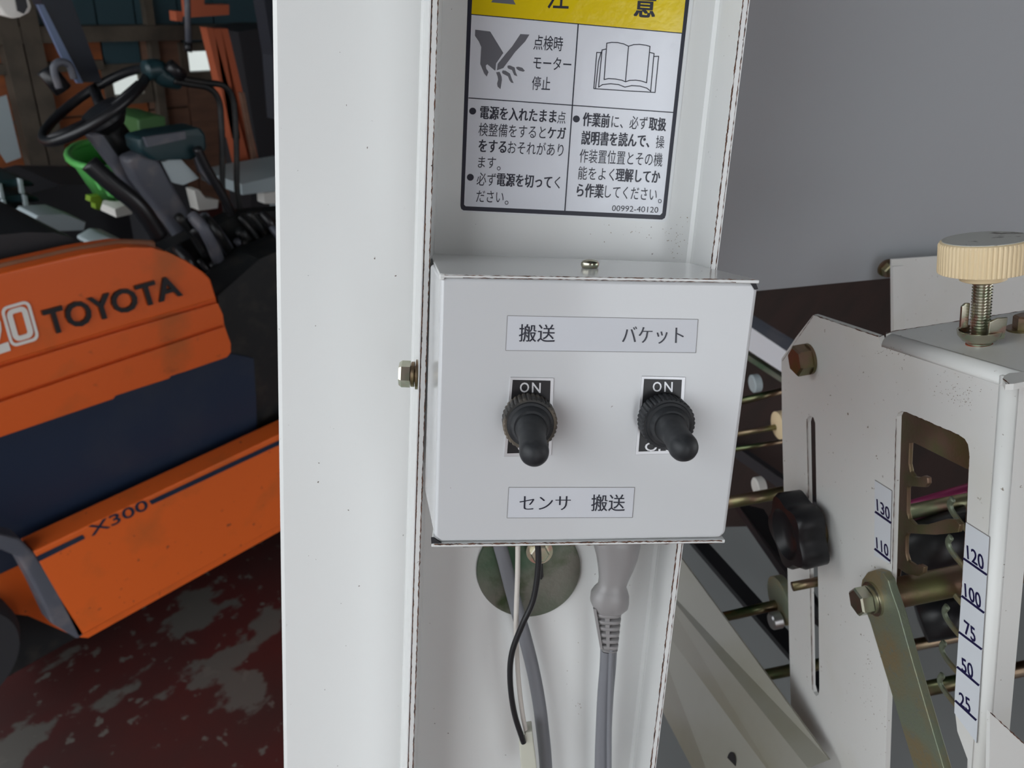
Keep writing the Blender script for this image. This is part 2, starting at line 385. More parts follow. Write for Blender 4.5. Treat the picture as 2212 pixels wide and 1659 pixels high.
# warning sticker
sk = P_B.off(2e-4); s1 = P_B.off(2.6e-4); s2 = P_B.off(3.4e-4)
o0 = [(1005, -60), (1505, -60), (1500, -20), (1444, 470), (1440, 476), (1434, 480), (1000, 459), (990, 455), (988, 448)]
sticker = sheet('warning_sticker', [P_B(*p) for p in o0], P_B.out * 1.8e-4, m_clear, col_root, label='glossy rectangular warning sticker with yellow band, pictograms and black writing')
blk = [(1012.5, -60), (1496, -60), (1481, 72), (1438.5, 464), (1436, 471), (1430, 474.5), (1001, 454.5), (996, 451), (994.5, 444)]
flat('black_border', [[sk(*p) for p in blk]], 3e-5, sk, m_ink, sticker)
flat('white_field', [[s1(*p) for p in [(1022, 20), (1474, 60), (1472.5, 72), (1430.5, 460), (1426, 464.5), (1006, 445.5), (1002.5, 442), (1018.5, 31)]]], 3e-5, s1, m_sticker, sticker)
flat('yellow_band', [[s1.off(3e-5)(*p) for p in [(1022.5, -60), (1487, -60), (1473, 72), (1018.5, 31)]]], 3e-5, s1, m_yellow, sticker)
flat('dividing_line', [strip((1018, 31), (1474, 72), 2, s2), strip((1012, 211.5), (1454.5, 243), 2.2, s2), strip((1249, 52), (1220, 457), 2.6, s2)], 3e-5, s2, m_ink, sticker)
upv = (.06, -1)
T = []
def tx(t, a, b, h, bold=0.006, lst=None): (T if lst is None else lst).append(g_text(t, a, b, h, s2, (.085, -1), bold))
BD, LT = .024, .002
tx('電源を入れたまま', (1037, 243), (1202, 252.5), 27, BD); tx('点', (1204, 254), (1222, 255), 25, LT)
tx('検整備をすると', (1034, 280), (1179, 287), 27, LT); tx('ケガ', (1183, 287), (1222, 289), 25, BD)
tx('をする', (1034, 315), (1094, 318), 27, BD); tx('おそれがあり', (1097, 318.5), (1217, 325), 27, LT)
tx('ます', (1033, 350.5), (1071, 352), 25, LT); tx('。', (1074, 356), (1082, 356.5), 25, LT)
tx('必ず', (1030, 387), (1071, 389), 27, LT); tx('電源を切って', (1073, 388), (1192, 394), 27, BD); tx('く', (1198, 394), (1210, 395), 26, LT)
tx('ださい', (1029, 424), (1088, 426.5), 26, LT); tx('。', (1091, 430), (1099, 430.5), 25, LT)
tx('作業前', (1259, 258), (1317, 262), 28, BD); tx('に、必ず', (1321, 263), (1399, 267), 27, LT); tx('取扱', (1402, 267.5), (1439, 270), 27, BD)
tx('説明書を読んで、', (1256, 298), (1403, 305), 28, BD); tx('操', (1417, 307), (1435, 308), 26, LT)
tx('作装置位置とその機', (1252, 337), (1431, 346), 28, LT)
tx('能をよく', (1249, 374), (1327, 378), 27, LT); tx('理解してか', (1330, 378), (1426, 383), 27, BD)
tx('ら作業', (1246, 411), (1304, 414), 28, BD); tx('してください', (1307, 414), (1419, 421), 27, LT); tx('。', (1422, 426), (1430, 427), 26, LT)
T.append(g_text('00992-40120', (1322, 449.5), (1422, 453.5), 12.5, s2, (.1, -1), 0, '0'))
tx('点検時', (1153, 92), (1216, 96), 30, .004); tx('モーター', (1152, 135.5), (1234, 140.5), 28, .004); tx('停止', (1149, 180), (1189, 182), 28, .004)
tx('注', (1183, -7), (1230, -5), 50, .012); tx('意', (1371, 10), (1416, 13), 52, .03)
for p in ((1021, 240), (1016, 383), (1245, 257)): T.append(g_sheet([s2(*q) for q in arc(p[0], p[1], 7.5, 0, 345, 20)], [], s2.out * 3e-5))
mk('lettering', *join(T), m_ink, sticker)
tri = [(1061, 5), (1114, 10), (1088, -40)]
flat('hazard_triangle', [[s2(*p) for p in tri]], 3e-5, s2, m_greyink, sticker)
zz = lambda L: [s2(1000 + x / 4.608, 20 + y / 4.608) for x, y in L]
HAND = [[(122, 203), (272, 222), (402, 435), (330, 540), (325, 600), (320, 612), (243, 548), (228, 560), (232, 590), (255, 625), (237, 670), (212, 640), (172, 545), (182, 375), (158, 320), (120, 265)],
        [(572, 247), (662, 252), (620, 320), (520, 425), (402, 585), (338, 608), (345, 545), (425, 445), (490, 370)],
        [(330, 628), (365, 622), (385, 670), (388, 705), (374, 795), (345, 770), (340, 740), (350, 700), (345, 670)],
        [(398, 608), (425, 612), (468, 640), (485, 690), (505, 735), (480, 730), (462, 705), (448, 668), (395, 640), (388, 622)],
        [(446, 560), (470, 560), (515, 580), (525, 625), (542, 668), (510, 655), (488, 605), (450, 590), (442, 575)],
        [(528, 576), (550, 572), (590, 582), (617, 612), (600, 622), (560, 612), (535, 595)]]
flat('hand_pictogram', [zz(L) for L in HAND], 3e-5, s2, m_greyink, sticker)
BOOK = [[(1432, 338), (1480, 330), (1540, 332), (1600, 345), (1648, 368), (1700, 352), (1760, 350), (1820, 358), (1862, 370)],
        [(1432, 338), (1405, 700)], [(1862, 370), (1828, 732)], [(1648, 368), (1618, 722)],
        [(1405, 700), (1450, 690), (1520, 695), (1580, 706), (1618, 722), (1660, 708), (1720, 706), (1780, 715), (1828, 732)],
        [(1428, 395), (1385, 405), (1350, 775)], [(1375, 432), (1332, 430), (1303, 790)], [(1320, 786), (1350, 520), (1376, 425)], [(1862, 430), (1902, 440), (1868, 820)], [(1902, 470), (1948, 468), (1912, 830)],
        [(1303, 790), (1600, 810), (1912, 828)], [(1350, 775), (1390, 750), (1470, 742), (1550, 750), (1612, 775), (1680, 760), (1760, 765), (1830, 785), (1868, 815)]]
bk = []
for L in BOOK:
    for a, b in zip(L, L[1:]): bk.append(strip((1000 + a[0] / 4.608, 20 + a[1] / 4.608), (1000 + b[0] / 4.608, 20 + b[1] / 4.608), 2.0, s2, .6))
flat('book_pictogram', bk, 3e-5, s2, m_ink, sticker)
spk = []; wsp = P_B.off(1e-4)
for cx_, cy_, sx, sy, n in ((1250, 1530, 8, 26, 12), (1350, 1200, 12, 60, 22), (1470, 520, 22, 40, 40), (945, 530, 20, 60, 14), (1235, 1430, 60, 90, 8), (1060, 1480, 30, 60, 8), (1400, 500, 90, 20, 20)):
    for _ in range(n):
        x, y = random.gauss(cx_, sx * .6), random.gauss(cy_, sy * .6); q_ = random.uniform(.5, 1.7)
        spk.append(g_sheet([wsp(x + q_ * random.uniform(.5, 1) * math.cos(a), y + q_ * random.uniform(.5, 1) * math.sin(a)) for a in (0, 1.2, 2.4, 3.6, 4.8)], [], wsp.out * 2e-5))
_o = mk('dirt_specks', *join(spk), mat('dirt', (.28, .22, .16), .8), col_root); _o['kind'] = 'stuff'
# zinc disc at the back of the channel below the box
pd = P_B.off(.002)
cen = pd(1142, 1232); rad = np.linalg.norm(pd(1255, 1232) - pd(1030, 1232)) / 2
disc = lathe('round_cover_plate', cen + wC * .002, -wC, [(0, rad), (.0016, rad), (.002, rad * .985)], m_zincD, col_root, 64, label='round dull green zinc disc with small slot')
pd2 = P_B.off(.0042)
flat('slot', [[pd2(*q) for q in [(1162, 1200), (1172, 1200), (1174, 1245), (1170, 1252), (1164, 1250)]]], 1e-4, pd2, m_black, disc)
hexhead('hex_nut', pd2(1165, 1190), -wC, .0042, .003, m_bright, disc, .0058)
# hex bolt through the left flange, pointing left
pbolt = Z(904, 809, .283)
for nm, prof, sg in (('washer', [(0, .0056), (.0010, .0056)], 28), ('spring_washer', [(.0015, .0048), (.0027, .0047)], 28)):
    lathe(nm, pbolt, -uC, prof, m_zincB, col_root, sg)
lathe('bolt_shank', pbolt + uC * .001, -uC, [(0, .003), (.0045, .003)], m_zincB, col_root, 16)
lathe('hex_bolt', pbolt, -uC, [(.0030, .0050), (.0062, .0050), (.0072, .0042)], m_bright, col_root, 6, deg=15, label='small hex bolt head pointing left')

# ================================================================== CONTROL BOX
box_root = thing('control_box', P_X(1270, 1170), 'white sheet-metal switch box with two black toggle switches mounted on the upright', 'switch box')
fr = [(952, 600), (1630, 611), (1637, 628), (1568, 1152), (1556, 1163), (1200, 1169), (953, 1171), (938, 1160)]
front = [P_X(*p) for p in fr]
backL0, backL1 = P_F.off(.004)(930, 570), P_F.off(.004)(917, 1060)
L = wC * .040
back = [backL0, front[1] + L, front[2] + L, front[3] + L, front[4] + L, front[5] + L, front[6] + L, backL1]
V = front + back; N = 8
Fc = [tuple(range(8)), tuple(range(15, 7, -1))] + [(i, (i + 1) % 8, 8 + (i + 1) % 8, 8 + i) for i in range(8)]
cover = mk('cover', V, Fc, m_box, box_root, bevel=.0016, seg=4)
# top plate
pt = [P_X.off(.0006)(950, 592), P_X.off(.0006)(1641, 605), P_B(938, 548)]
tpl = Pl(np.cross(pt[1] - pt[0], pt[2] - pt[0]), pt[0])
tp = [pt[0], pt[1], tpl(1548, 582.5), tpl(1531, 578), tpl(1488, 567.5), pt[2], tpl(929, 549)]
dn = _n(np.cross(pt[1] - pt[0], pt[2] - pt[0])); dn = dn if dn @ vC > 0 else -dn
sheet('top_plate', tp, dn * .0011, m_white, box_root, bevel=.0003)
ptop = P_X.off(.00065)
chips((960, 594), (1632, 604.5), ptop, box_root, 2.4, 7, .75); chips((1000, 600), (1590, 610), ptop, box_root, 2.2, 7, .8)
# bottom plate
pbm = P_X.off(.0006)
bp_ = [pbm(932, 1175), pbm(1567, 1166)]
bot = sheet('bottom_plate', [bp_[0], bp_[1], bp_[1] + wC * .06, bp_[0] + wC * .06], vC * .0012, m_white, box_root, bevel=.0003)
chips((938, 1176), (1560, 1168), P_X.off(.00066), box_root, 3.6, 7, 1.0); chips((1000, 1182), (1560, 1173), P_X.off(.00066), box_root, 1.6, 8, .3)
# bent corner lips of the inner tray
sheet('corner_lip', [P_X.off(.0004)(*p) for p in [(951, 590), (962, 592), (960, 604), (953, 606), (950, 602)]], wC * .001, m_white, box_root, bevel=.0003)
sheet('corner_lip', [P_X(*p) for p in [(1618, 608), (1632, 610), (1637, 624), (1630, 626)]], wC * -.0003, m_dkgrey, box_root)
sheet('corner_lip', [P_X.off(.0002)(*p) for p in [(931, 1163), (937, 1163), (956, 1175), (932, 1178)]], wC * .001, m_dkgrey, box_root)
# pan head screw on top
so = tpl(1274, 579)
lathe('pan_head_screw', so + dn * -.0001, -dn, [(0, .0026), (.0006, .0030), (.0016, .0031), (.0024, .0026), (.0028, .0014), (.0029, .0004)], m_bright, box_root, 28, deg=60, label='small brassy pan head screw')
# printed name strips
def strip_label(q, texts, ch):
    pl = P_X.off(1e-4); lb = sheet('label', [P_X(*p) for p in q], P_X.out * 9e-5, m_label, box_root)
    pl2 = P_X.off(1.3e-4)
    e = [strip(a, b, 1.0, pl2) for a, b in zip(q, q[1:] + q[:1])]
    flat('label_outline', e, 2e-5, pl2, m_pencil, lb)
    for t, a, b, h, bd in texts: mk('lettering', *g_text(t, a, b, h, pl2, (.04, -1), bd), m_ink, lb)
strip_label([(1096, 682), (1508, 690), (1503, 762), (1092, 757)], [('搬送', (1121, 720), (1199, 721), 36, -.009), ('バケット', (1344, 724), (1477, 725), 37, -.022)], 1)
strip_label([(1099, 1053), (1371, 1053), (1366, 1118), (1095, 1119)], [('センサ', (1122, 1087), (1233, 1087), 33, -.022), ('搬送', (1277, 1087), (1350, 1087), 34, -.009)], 1)
# switches
def switch(q, dx, on, off, base, tilt, dusty):
    pl = P_X.off(3e-4)
    rim = sheet('switch_plate', [P_X(*p) for p in q], P_X.out * 3e-4, m_silver, box_root, bevel=.0001)
    c = np.mean(np.array(q), 0); inner = [tuple(c + (np.array(p) - c) * np.array([.87, .925])) for p in q]
    flat('black_field', [[pl(*p) for p in inner]], 5e-5, pl, m_plate, rim)
    pl2 = P_X.off(3.8e-4)
    mk('lettering', *join([g_text('O', on[0], on[1], 21, pl2, (.03, -1), .012, 'O'), g_text('N', on[2], on[3], 21, pl2, (.03, -1), .012, 'N')] + [g_text('OFF', off[0], off[1], 18, pl2, (.03, -1), .012, 'O')]), m_silver, rim)
    b0 = pl(*base); ax = _n(-wC + vC * tilt[1] + uC * tilt[0])
    sw = lathe('toggle_switch', b0, -wC, [(0, .0081), (.0002, .0084), (.0062, .0084), (.0068, .0080), (.0068, .0071)], m_rubdust if dusty else m_rubber, box_root, 108,
               rad=lambda a, i: 1 - (.035 if (int(round(a / (2 * math.pi) * 108)) % 3) == 0 and i < 4 else 0), deg=20, label='toggle switch with ribbed nut and black rubber boot')
    c1 = b0 - wC * .0066
    lathe('rubber_collar', c1, -wC, [(0, .0073), (.0007, .0070), (.0009, .0062), (.0016, .0060), (.0030, .0052)], m_rubber, sw, 48, deg=50)
    pr = [(-.002, .0052), (.003, .0048), (.0065, .0042), (.010, .0040), (.0165, .0043)]
    pr += [(.0165 + .0043 * math.sin(a), .0043 * math.cos(a)) for a in [math.radians(x) for x in (18, 36, 54, 70, 84)]]
    lathe('rubber_boot', c1, ax, pr, m_rubber, sw, 40, deg=60)
switch([(1102, 814), (1196, 816), (1191, 983), (1088, 986)], 0, ((1123, 837), (1143, 837), (1149, 837), (1168, 838)), ((1118, 966), (1176, 967)), (1142, 904), (.0, .19), True)
switch([(1386, 812), (1480, 814), (1470, 979), (1372, 982)], 0, ((1410, 835.5), (1429, 835.5), (1435, 835.5), (1453, 836)), ((1393, 965), (1452, 966)), (1433, 904), (.01, .10), False)

# ================================================================== CABLES UNDER THE BOX
def cz(px, py, t): return CP(t)(px, py)
g1 = tag(tube('flat_cable', [cz(1072, 1150, .026), cz(1090, 1215, .026), cz(1112, 1300, .027), cz(1140, 1400, .027), cz(1158, 1480, .026), cz(1170, 1560, .025), cz(1180, 1670, .024), cz(1190, 1900, .03)], .0016, m_greycab, None, 16, flat=(uC, 1.85)), 'flat grey cable running down behind the white and black wires', 'cable')
tag(tube('white_wire', [cz(1119, 1150, .012), cz(1118, 1240, .012), cz(1115, 1330, .012), cz(1116, 1400, .013), cz(1121, 1480, .014), cz(1130, 1550, .014), cz(1139, 1592, .0145)], .00105, m_whitewire), 'thin white wire hanging from the switch box into the connector', 'wire')
tag(tube('black_wire', [cz(1160, 1150, .008), cz(1163, 1220, .008), cz(1152, 1295, .008), cz(1128, 1350, .008), cz(1106, 1410, .009), cz(1102, 1470, .010), cz(1111, 1540, .011), cz(1131, 1604, .0115)], .00125, m_black), 'thin black wire curving in an S from the switch box', 'wire')
ct = thing('wire_connector', cz(1140, 1600, .0145), 'milky white plastic connector at the end of the two wires', 'connector')
sheet('housing', [cz(*p, .0122) for p in [(1121, 1600), (1130, 1602), (1135, 1583), (1150, 1580), (1158, 1640), (1165, 1720), (1130, 1720)]], wC * .006, m_conn, ct, bevel=.0006)
sheet('latch', [cz(*p, .0182) for p in [(1137, 1568), (1149, 1566), (1153, 1600), (1139, 1602)]], wC * .003, m_conn, ct, bevel=.0004)
# moulded plug and cord
pg = thing('power_plug', cz(1318, 1290, .012), 'grey moulded power plug with slotted strain relief below the switch box', 'plug')
def loft(name, rows, m, parent, seg=28, t=.013, sq=2.6, dep=.75, **k):
    V = []; Fc = []
    for y, xl, xr in rows:
        a, b = cz(xl, y, t), cz(xr, y, t); c = (a + b) / 2; r = np.linalg.norm(b - a) / 2
        for i in range(seg):
            an = 2 * math.pi * i / seg; ca, sa = math.cos(an), math.sin(an)
            V.append(c + uC * r * math.copysign(abs(ca) ** (2 / sq), ca) + wC * r * dep * math.copysign(abs(sa) ** (2 / sq), sa))
    for j in range(len(rows) - 1):
        for i in range(seg):
            i2 = (i + 1) % seg; Fc.append((j * seg + i, j * seg + i2, (j + 1) * seg + i2, (j + 1) * seg + i))
    Fc += [tuple(range(seg))[::-1], tuple((len(rows) - 1) * seg + i for i in range(seg))]
    return mk(name, V, Fc, m, parent, smooth=True, **k)
loft('plug_body', [(1140, 1275, 1385), (1175, 1281, 1382), (1200, 1288, 1377), (1225, 1292, 1368), (1250, 1294, 1357), (1264, 1292, 1352), (1272, 1284, 1355), (1282, 1277, 1358), (1298, 1275, 1358), (1308, 1279, 1356), (1318, 1285, 1346), (1322, 1288, 1340)], m_plug, pg)
loft('plug_core', [(1318, 1291, 1338), (1345, 1294, 1333), (1405, 1299, 1330)], m_black, pg, t=.0145)
for k in range(6):                                    # ribs of the strain relief
    y0 = 1318 + k * 14.2; f_ = k / 6
    loft('relief_rib', [(y0, 1284 + 13 * f_, 1342 - 8 * f_), (y0 + 7.5, 1285.5 + 13 * f_, 1341 - 8 * f_)], m_plug, pg, sq=3)
loft('relief_rib', [(1318 + 83, 1298, 1334), (1403, 1299, 1333)], m_plug, pg, sq=3)
for xa, xb in (((1306, 1317), (1311, 1317)), ((1282, 1288), (1297, 1302))):
    sheet('relief_spine', [cz(xa[0], 1316, .0088), cz(xa[1], 1316, .0088), cz(xb[1], 1403, .0100), cz(xb[0], 1403, .0100)], wC * .0015, m_plug, pg)
tube('cord', [cz(1315, 1395, .0145), cz(1313, 1440, .015), cz(1308, 1500, .016), cz(1304, 1580, .017), cz(1301, 1680, .018), cz(1298, 1950, .02)], .0019, m_greycab, pg, 16, flat=(uC, 1.9))
tube('cord', [cz(1321, 1400, .0115), cz(1319, 1450, .012), cz(1317, 1520, .0125), cz(1316, 1600, .013), cz(1316, 1700, .014)], .0011, m_greycab, pg, 12)

# ================================================================== HEIGHT BRACKET (frame B)
vB = VD(1810, 5700); wB = VD(900, 420); uB = _n(np.cross(vB, wB))
if uB @ M[:, 0] < 0: uB = -uB
A0 = Z(2140, 1200, .268)
FB = Pl(np.cross(vB, wB), A0)                        # side face of the bracket
bend0 = FB(1901, 731); bend1 = FB(2183, 822)
TB = Pl(np.cross(uB, wB), FB(2035, 764))             # its top
GB = Pl(np.cross(uB, vB), FB(2150, 1200))            # its front lip
br = thing('bracket', FB(1900, 1659) + vB * .25, 'white folded sheet bracket with tall window and printed scales, right of the switch box', 'bracket')
outer = [(1757, 680), (1720, 728), (1688, 775), (1689, 900), (1693, 1060), (1701, 1220), (1705, 1400), (1712, 1659), (1720, 2100), (2100, 2100), (2105, 1900), (2118, 1700), (2124, 1600), (2135, 1400), (2148, 1200), (2163, 1000), (2174, 880), (2170, 850), (2160, 830), (2100, 806), (2035, 780), (1960, 752), (1905, 733), (1898, 727), (1830, 704)]
hole = [(1926, 1250), (1930, 1100), (1936, 900), (1940, 892), (1948, 888), (1957, 890), (2072, 940), (2084, 948), (2091, 960), (2094, 980), (2088, 1130), (2076, 1300), (2064, 1500), (2062, 1530), (2068, 1580), (2090, 1640), (2098, 1760), (2060, 2050), (1900, 2050)]
slot = [(1742, 912), (1745, 902), (1750, 898), (1757, 902), (1761, 914), (1764, 1100), (1768, 1300), (1770, 1490), (1768, 1500), (1763, 1504), (1757, 1495), (1753, 1480), (1749, 1250), (1745, 1050)]
bth = .0024
bolth = [(1739 + 6 * math.cos(a), 1262 + 6 * math.sin(a)) for a in ()]
# folded radius + top + lip
def fold(name, P0, P1, d0, d1, r, m, parent, n=7):   # quarter bend: starts on side d0 (tangent in), ends along d1
    V = []; Fc = []
    for j, c in enumerate((P0, P1)):
        for i in range(n + 1):
            a = math.pi / 2 * i / n; V.append(c - d0 * r * (1 - math.sin(a)) * 1.0 + d1 * r * (1 - math.cos(a)))
    for i in range(n): Fc.append((i, i + 1, n + 2 + i, n + 1 + i))
    o = mk(name, V, Fc, m, parent, smooth=True); s = o.modifiers.new('t', 'SOLIDIFY'); s.thickness = .002; return o
rB = .0048
def onedge(px, py):                                   # the sharp edge line where side face and top would meet
    p = FB(px, py); t = ((TB.p - p) @ TB.n) / (vB @ TB.n); return p + vB * t
E0 = onedge(1904, 735); E1 = onedge(2172, 850)
_g = FB(2172, 880); _g = _g + wB * (((GB.p - _g) @ GB.n) / (wB @ GB.n)); E1 = _g + vB * (((TB.p - _g) @ TB.n) / (vB @ TB.n))
fold('folded_edge', E0, E1, -vB, uB, rB, m_white_dirty, br)
top_out = [E0 + uB * rB, E1 + uB * rB, E1 + uB * .085, TB(2420, 640), TB(2212, 671), TB(1926, 716), TB(1914, 719)]
sl = [TB(*p) for p in [(2166, 818), (2170, 811), (2180, 806), (2260, 800), (2262, 815), (2190, 829), (2172, 830)]]
hl = [TB(*p) for p in arc(2115, 742, 30, 0, 340, 17, 8)]
sheet('top_face', top_out, vB * .002, m_white_dirty, br, holes=[sl, hl])
def onedge2(px, py):
    p = FB(px, py); t = ((GB.p - p) @ GB.n) / (wB @ GB.n); return p + wB * t
G0 = onedge2(2172, 880); G0 = G0 + vB * (((TB.p - G0) @ TB.n) / (vB @ TB.n)) + vB * .0015; G1 = onedge2(2100, 2100)
fold('folded_edge', G0, G1, -wB, uB, .004, m_white_dirty, br)
o3 = [FB(*p) for p in outer[:9]] + [G1 + wB * .004, E1 + wB * .004 + vB * rB, E0 + vB * rB, FB(1898, 727), FB(1830, 704)]
side = sheet('side_face', o3, uB * bth, m_white_dirty, br, holes=[[FB(*p) for p in hole], [FB(*p) for p in slot]])
wl = np.linalg.norm(GB(2205, 1300) - GB(2143, 1300))
sheet('front_lip', [G0 + uB * .004, G1 + uB * .004, G1 + uB * wl, G0 + uB * wl], wB * .002, m_white_dirty, br)
F1 = FB.off(6e-5)
chips((1757, 680), (1897, 727), F1, br, 3.5, 6, .7); chips((1936, 905), (1927, 1250), F1, br, 2, 8, .8); chips((1957, 890), (2072, 940), F1, br, 2, 6, .7)
chips((1690, 780), (1757, 682), F1, br, 1.2, 6, .5); chips((1743, 905), (1755, 1490), F1, br, 1.6, 7, .9); chips((2094, 985), (2076, 1300), F1, br, 1.6, 7, .6)
T1 = TB.off(6e-5); chips((1898, 728), (1926, 716), T1, br, 2.5, 5, .8); chips((1926, 716), (2212, 671), T1, br, 1.4, 6, .5); chips((2166, 818), (2180, 829), T1, br, 2.5, 4, .8)
# scratches: scuff specks
sp = []
for cx_, cy_, sx, sy, n in ((1925, 760, 45, 14, 40), (2060, 830, 60, 30, 40), (2075, 865, 35, 18, 50), (1875, 1450, 22, 90, 40), (1905, 1560, 40, 60, 14), (1980, 1010, 10, 10, 2), (1850, 820, 20, 20, 2)):
    for _ in range(n):
        x, y = random.gauss(cx_, sx * .5), random.gauss(cy_, sy * .5); r = random.uniform(.4, 1.6)
        if 1700 < x < 2150 and y > 735 + .32 * (x - 1905) + 6 and not (1925 < x < 2100 and y > 880): sp.append(g_sheet([F1(x + r * random.uniform(.5, 1) * math.cos(a), y + r * random.uniform(.5, 1) * math.sin(a)) for a in (0, 1.2, 2.4, 3.6, 4.8)], [], F1.out * 2e-5))
m_speck = mat('scuff', (.33, .29, .24), .7)
o = mk('scuff_marks', *join(sp), m_speck, br); o['kind'] = 'stuff'
# printed scales
def scale(q, marks, dup):
    lb = sheet('scale_label', [FB(*p) for p in q], FB.out * 1e-4, m_label2, br)
    pl = FB.off(1.4e-4)
    e = [strip(a, b, 1.6, pl) for a, b in zip(q, q[1:] + q[:1])][:2]
    flat('label_outline', e, 2e-5, pl, m_pencil, lb)
    parts = []
    for t, a, b, la, lb_, h, h2 in marks:
        parts.append(g_text(t, a, b, h, pl, (-.055, -1), .018, '0', h2=h2)); parts.append(g_sheet(strip(la, lb_, 4.6, pl), [], pl.out * 3e-5))
    mk('lettering', *join(parts), m_navyink, lb)
scale([(2087, 1128), (2138, 1160), (2110, 1605), (2062, 1540), (2063, 1500)], [
    ('120', (2089, 1192), (2125, 1217), (2081, 1206), (2132, 1242), 29, 33), ('100', (2084, 1274), (2119, 1300), (2077, 1287), (2126, 1324), 29, 33),
    ('75', (2083, 1353), (2107, 1374), (2071, 1365), (2121, 1403), 30, 32), ('50', (2077, 1434), (2102, 1452), (2067, 1440), (2115, 1481), 30, 32),
    ('25', (2072, 1508), (2096, 1526), (2063, 1513), (2109, 1556), 29, 32)], 0)
scale([(1890, 1037), (1927, 1060), (1923, 1218), (1889, 1200)], [('130', (1894, 1090), (1922, 1111), (1890, 1105), (1925, 1130), 25, 27), ('110', (1893, 1172), (1919, 1191), (1889, 1185), (1923, 1212), 24, 26)], 0)
# bolts on the side face
hexhead('hex_bolt', FB(1748, 775), -uB, .0078, .0065, m_zincB, br, .0078, label='brown zinc hex bolt near the top corner')
# stud in the slot
tube('stud', [FB(1760, 1258) + uB * .01, FB(1757, 1258) - uB * .012], .0026, m_zincB, br, 20, n=2)
# second bolt at the right of the top
hexhead('hex_bolt', TB(2216, 712), -vB, .0045, .005, m_zincB, br, .0066)
# link arm
Q = FB.off(.004)
armo = [(1975, 1659), (1940, 1545), (1905, 1430), (1878, 1340), (1862, 1300)] + [(1858, 1275), (1862, 1252), (1874, 1236), (1890, 1231), (1906, 1237), (1918, 1254), (1924, 1275)] + [(1940, 1320), (1968, 1420), (2000, 1530), (2038, 1659), (2110, 1950), (2055, 1950)]
arm = thing('link_arm', Q(2080, 1940), 'long olive zinc-plated flat link bar bolted to the bracket, sloping down right', 'lever')
sheet('flat_bar', [Q(*p) for p in armo], uB * .0036, m_zincbar, arm, bevel=.0004)
Qb = FB.off(.004)
hexhead('hex_bolt', Qb(1888, 1293), -uB, .0066, .0055, m_bright, arm, .0078, True, label='shiny pinkish hex bolt with washer')
lathe('pivot_tube', Qb(1892, 1290) + uB * .0036, uB, [(0, .0068), (.075, .0068)], m_zincB, arm, 28)
# star knob
sk0 = FB(1768, 1140); 
def lob(a, i): return 1 + (.10 * math.cos(5 * a + .9) if i > 0 else 0)
star = thing('star_knob', sk0, 'black five-lobed plastic clamping knob on the left edge of the bracket', 'knob')
lathe('grip', sk0 - uB * .004, -uB, [(0, .0165), (.0008, .0190), (.012, .0195), (.0145, .0180), (.0150, .0135), (.0120, .0105), (.0105, .0085)], m_black, star, 60, rad=lambda a, i: 1 + (.11 * math.cos(5 * a + .9) if i < 4 else 0), deg=40)
lathe('hub', sk0 + uB * .002, -uB, [(0, .008), (.0145, .008), (.0155, .0068)], m_dkgrey, star, 30)
lathe('washer', sk0, -uB, [(0, .0100), (.004, .0100)], m_zincB, star, 40)
# comb plates seen through the window
K = FB.off(-.012)
comb = thing('notched_plate', K(1955, 1240) + vB * .05, 'brown and olive zinc-plated notched plate with hooks inside the bracket window', 'machine part')
cp = [(1925, 870), (2110, 925), (2112, 1022), (2085, 1012), (1975, 957), (1964, 957), (1962, 1000), (1966, 1020), (1973, 1030), (1984, 1032), (1994, 1028), (2003, 1032), (2004, 1045), (1998, 1053), (1985, 1052), (1962, 1050), (1959, 1056),
      (1958, 1105), (1963, 1122), (1975, 1134), (2000, 1134), (2040, 1122), (2062, 1122), (2073, 1134), (2070, 1150), (2020, 1156), (1960, 1152), (1956, 1160), (1955, 1195), (1960, 1212), (1975, 1222), (1985, 1219), (1996, 1225), (1994, 1238), (1982, 1245), (1958, 1240), (1940, 1228), (1930, 1300), (1905, 1300)]
sheet('hooked_plate', [K(*p) for p in cp], uB * .002, m_zincB, comb, bevel=.0004)
K2 = FB.off(-.03)
def finger(px, py):
    pts = [(px, py), (px - 6, py + 10), (px - 2, py + 25), (px + 12, py + 45), (px + 35, py + 72)]
    tube('hook', [K2(*p) for p in pts], .0016, m_zincbar, comb, 10, flat=(uB, .6))
for p in ((2058, 1078), (2054, 1160), (2050, 1240), (2046, 1310), (2040, 1388), (2036, 1458)): finger(*p)
sheet('finger_plate', [K2(*p) for p in [(2100, 1000), (2150, 1000), (2150, 1560), (2085, 1560)]], uB * .002, m_zincbar, comb)
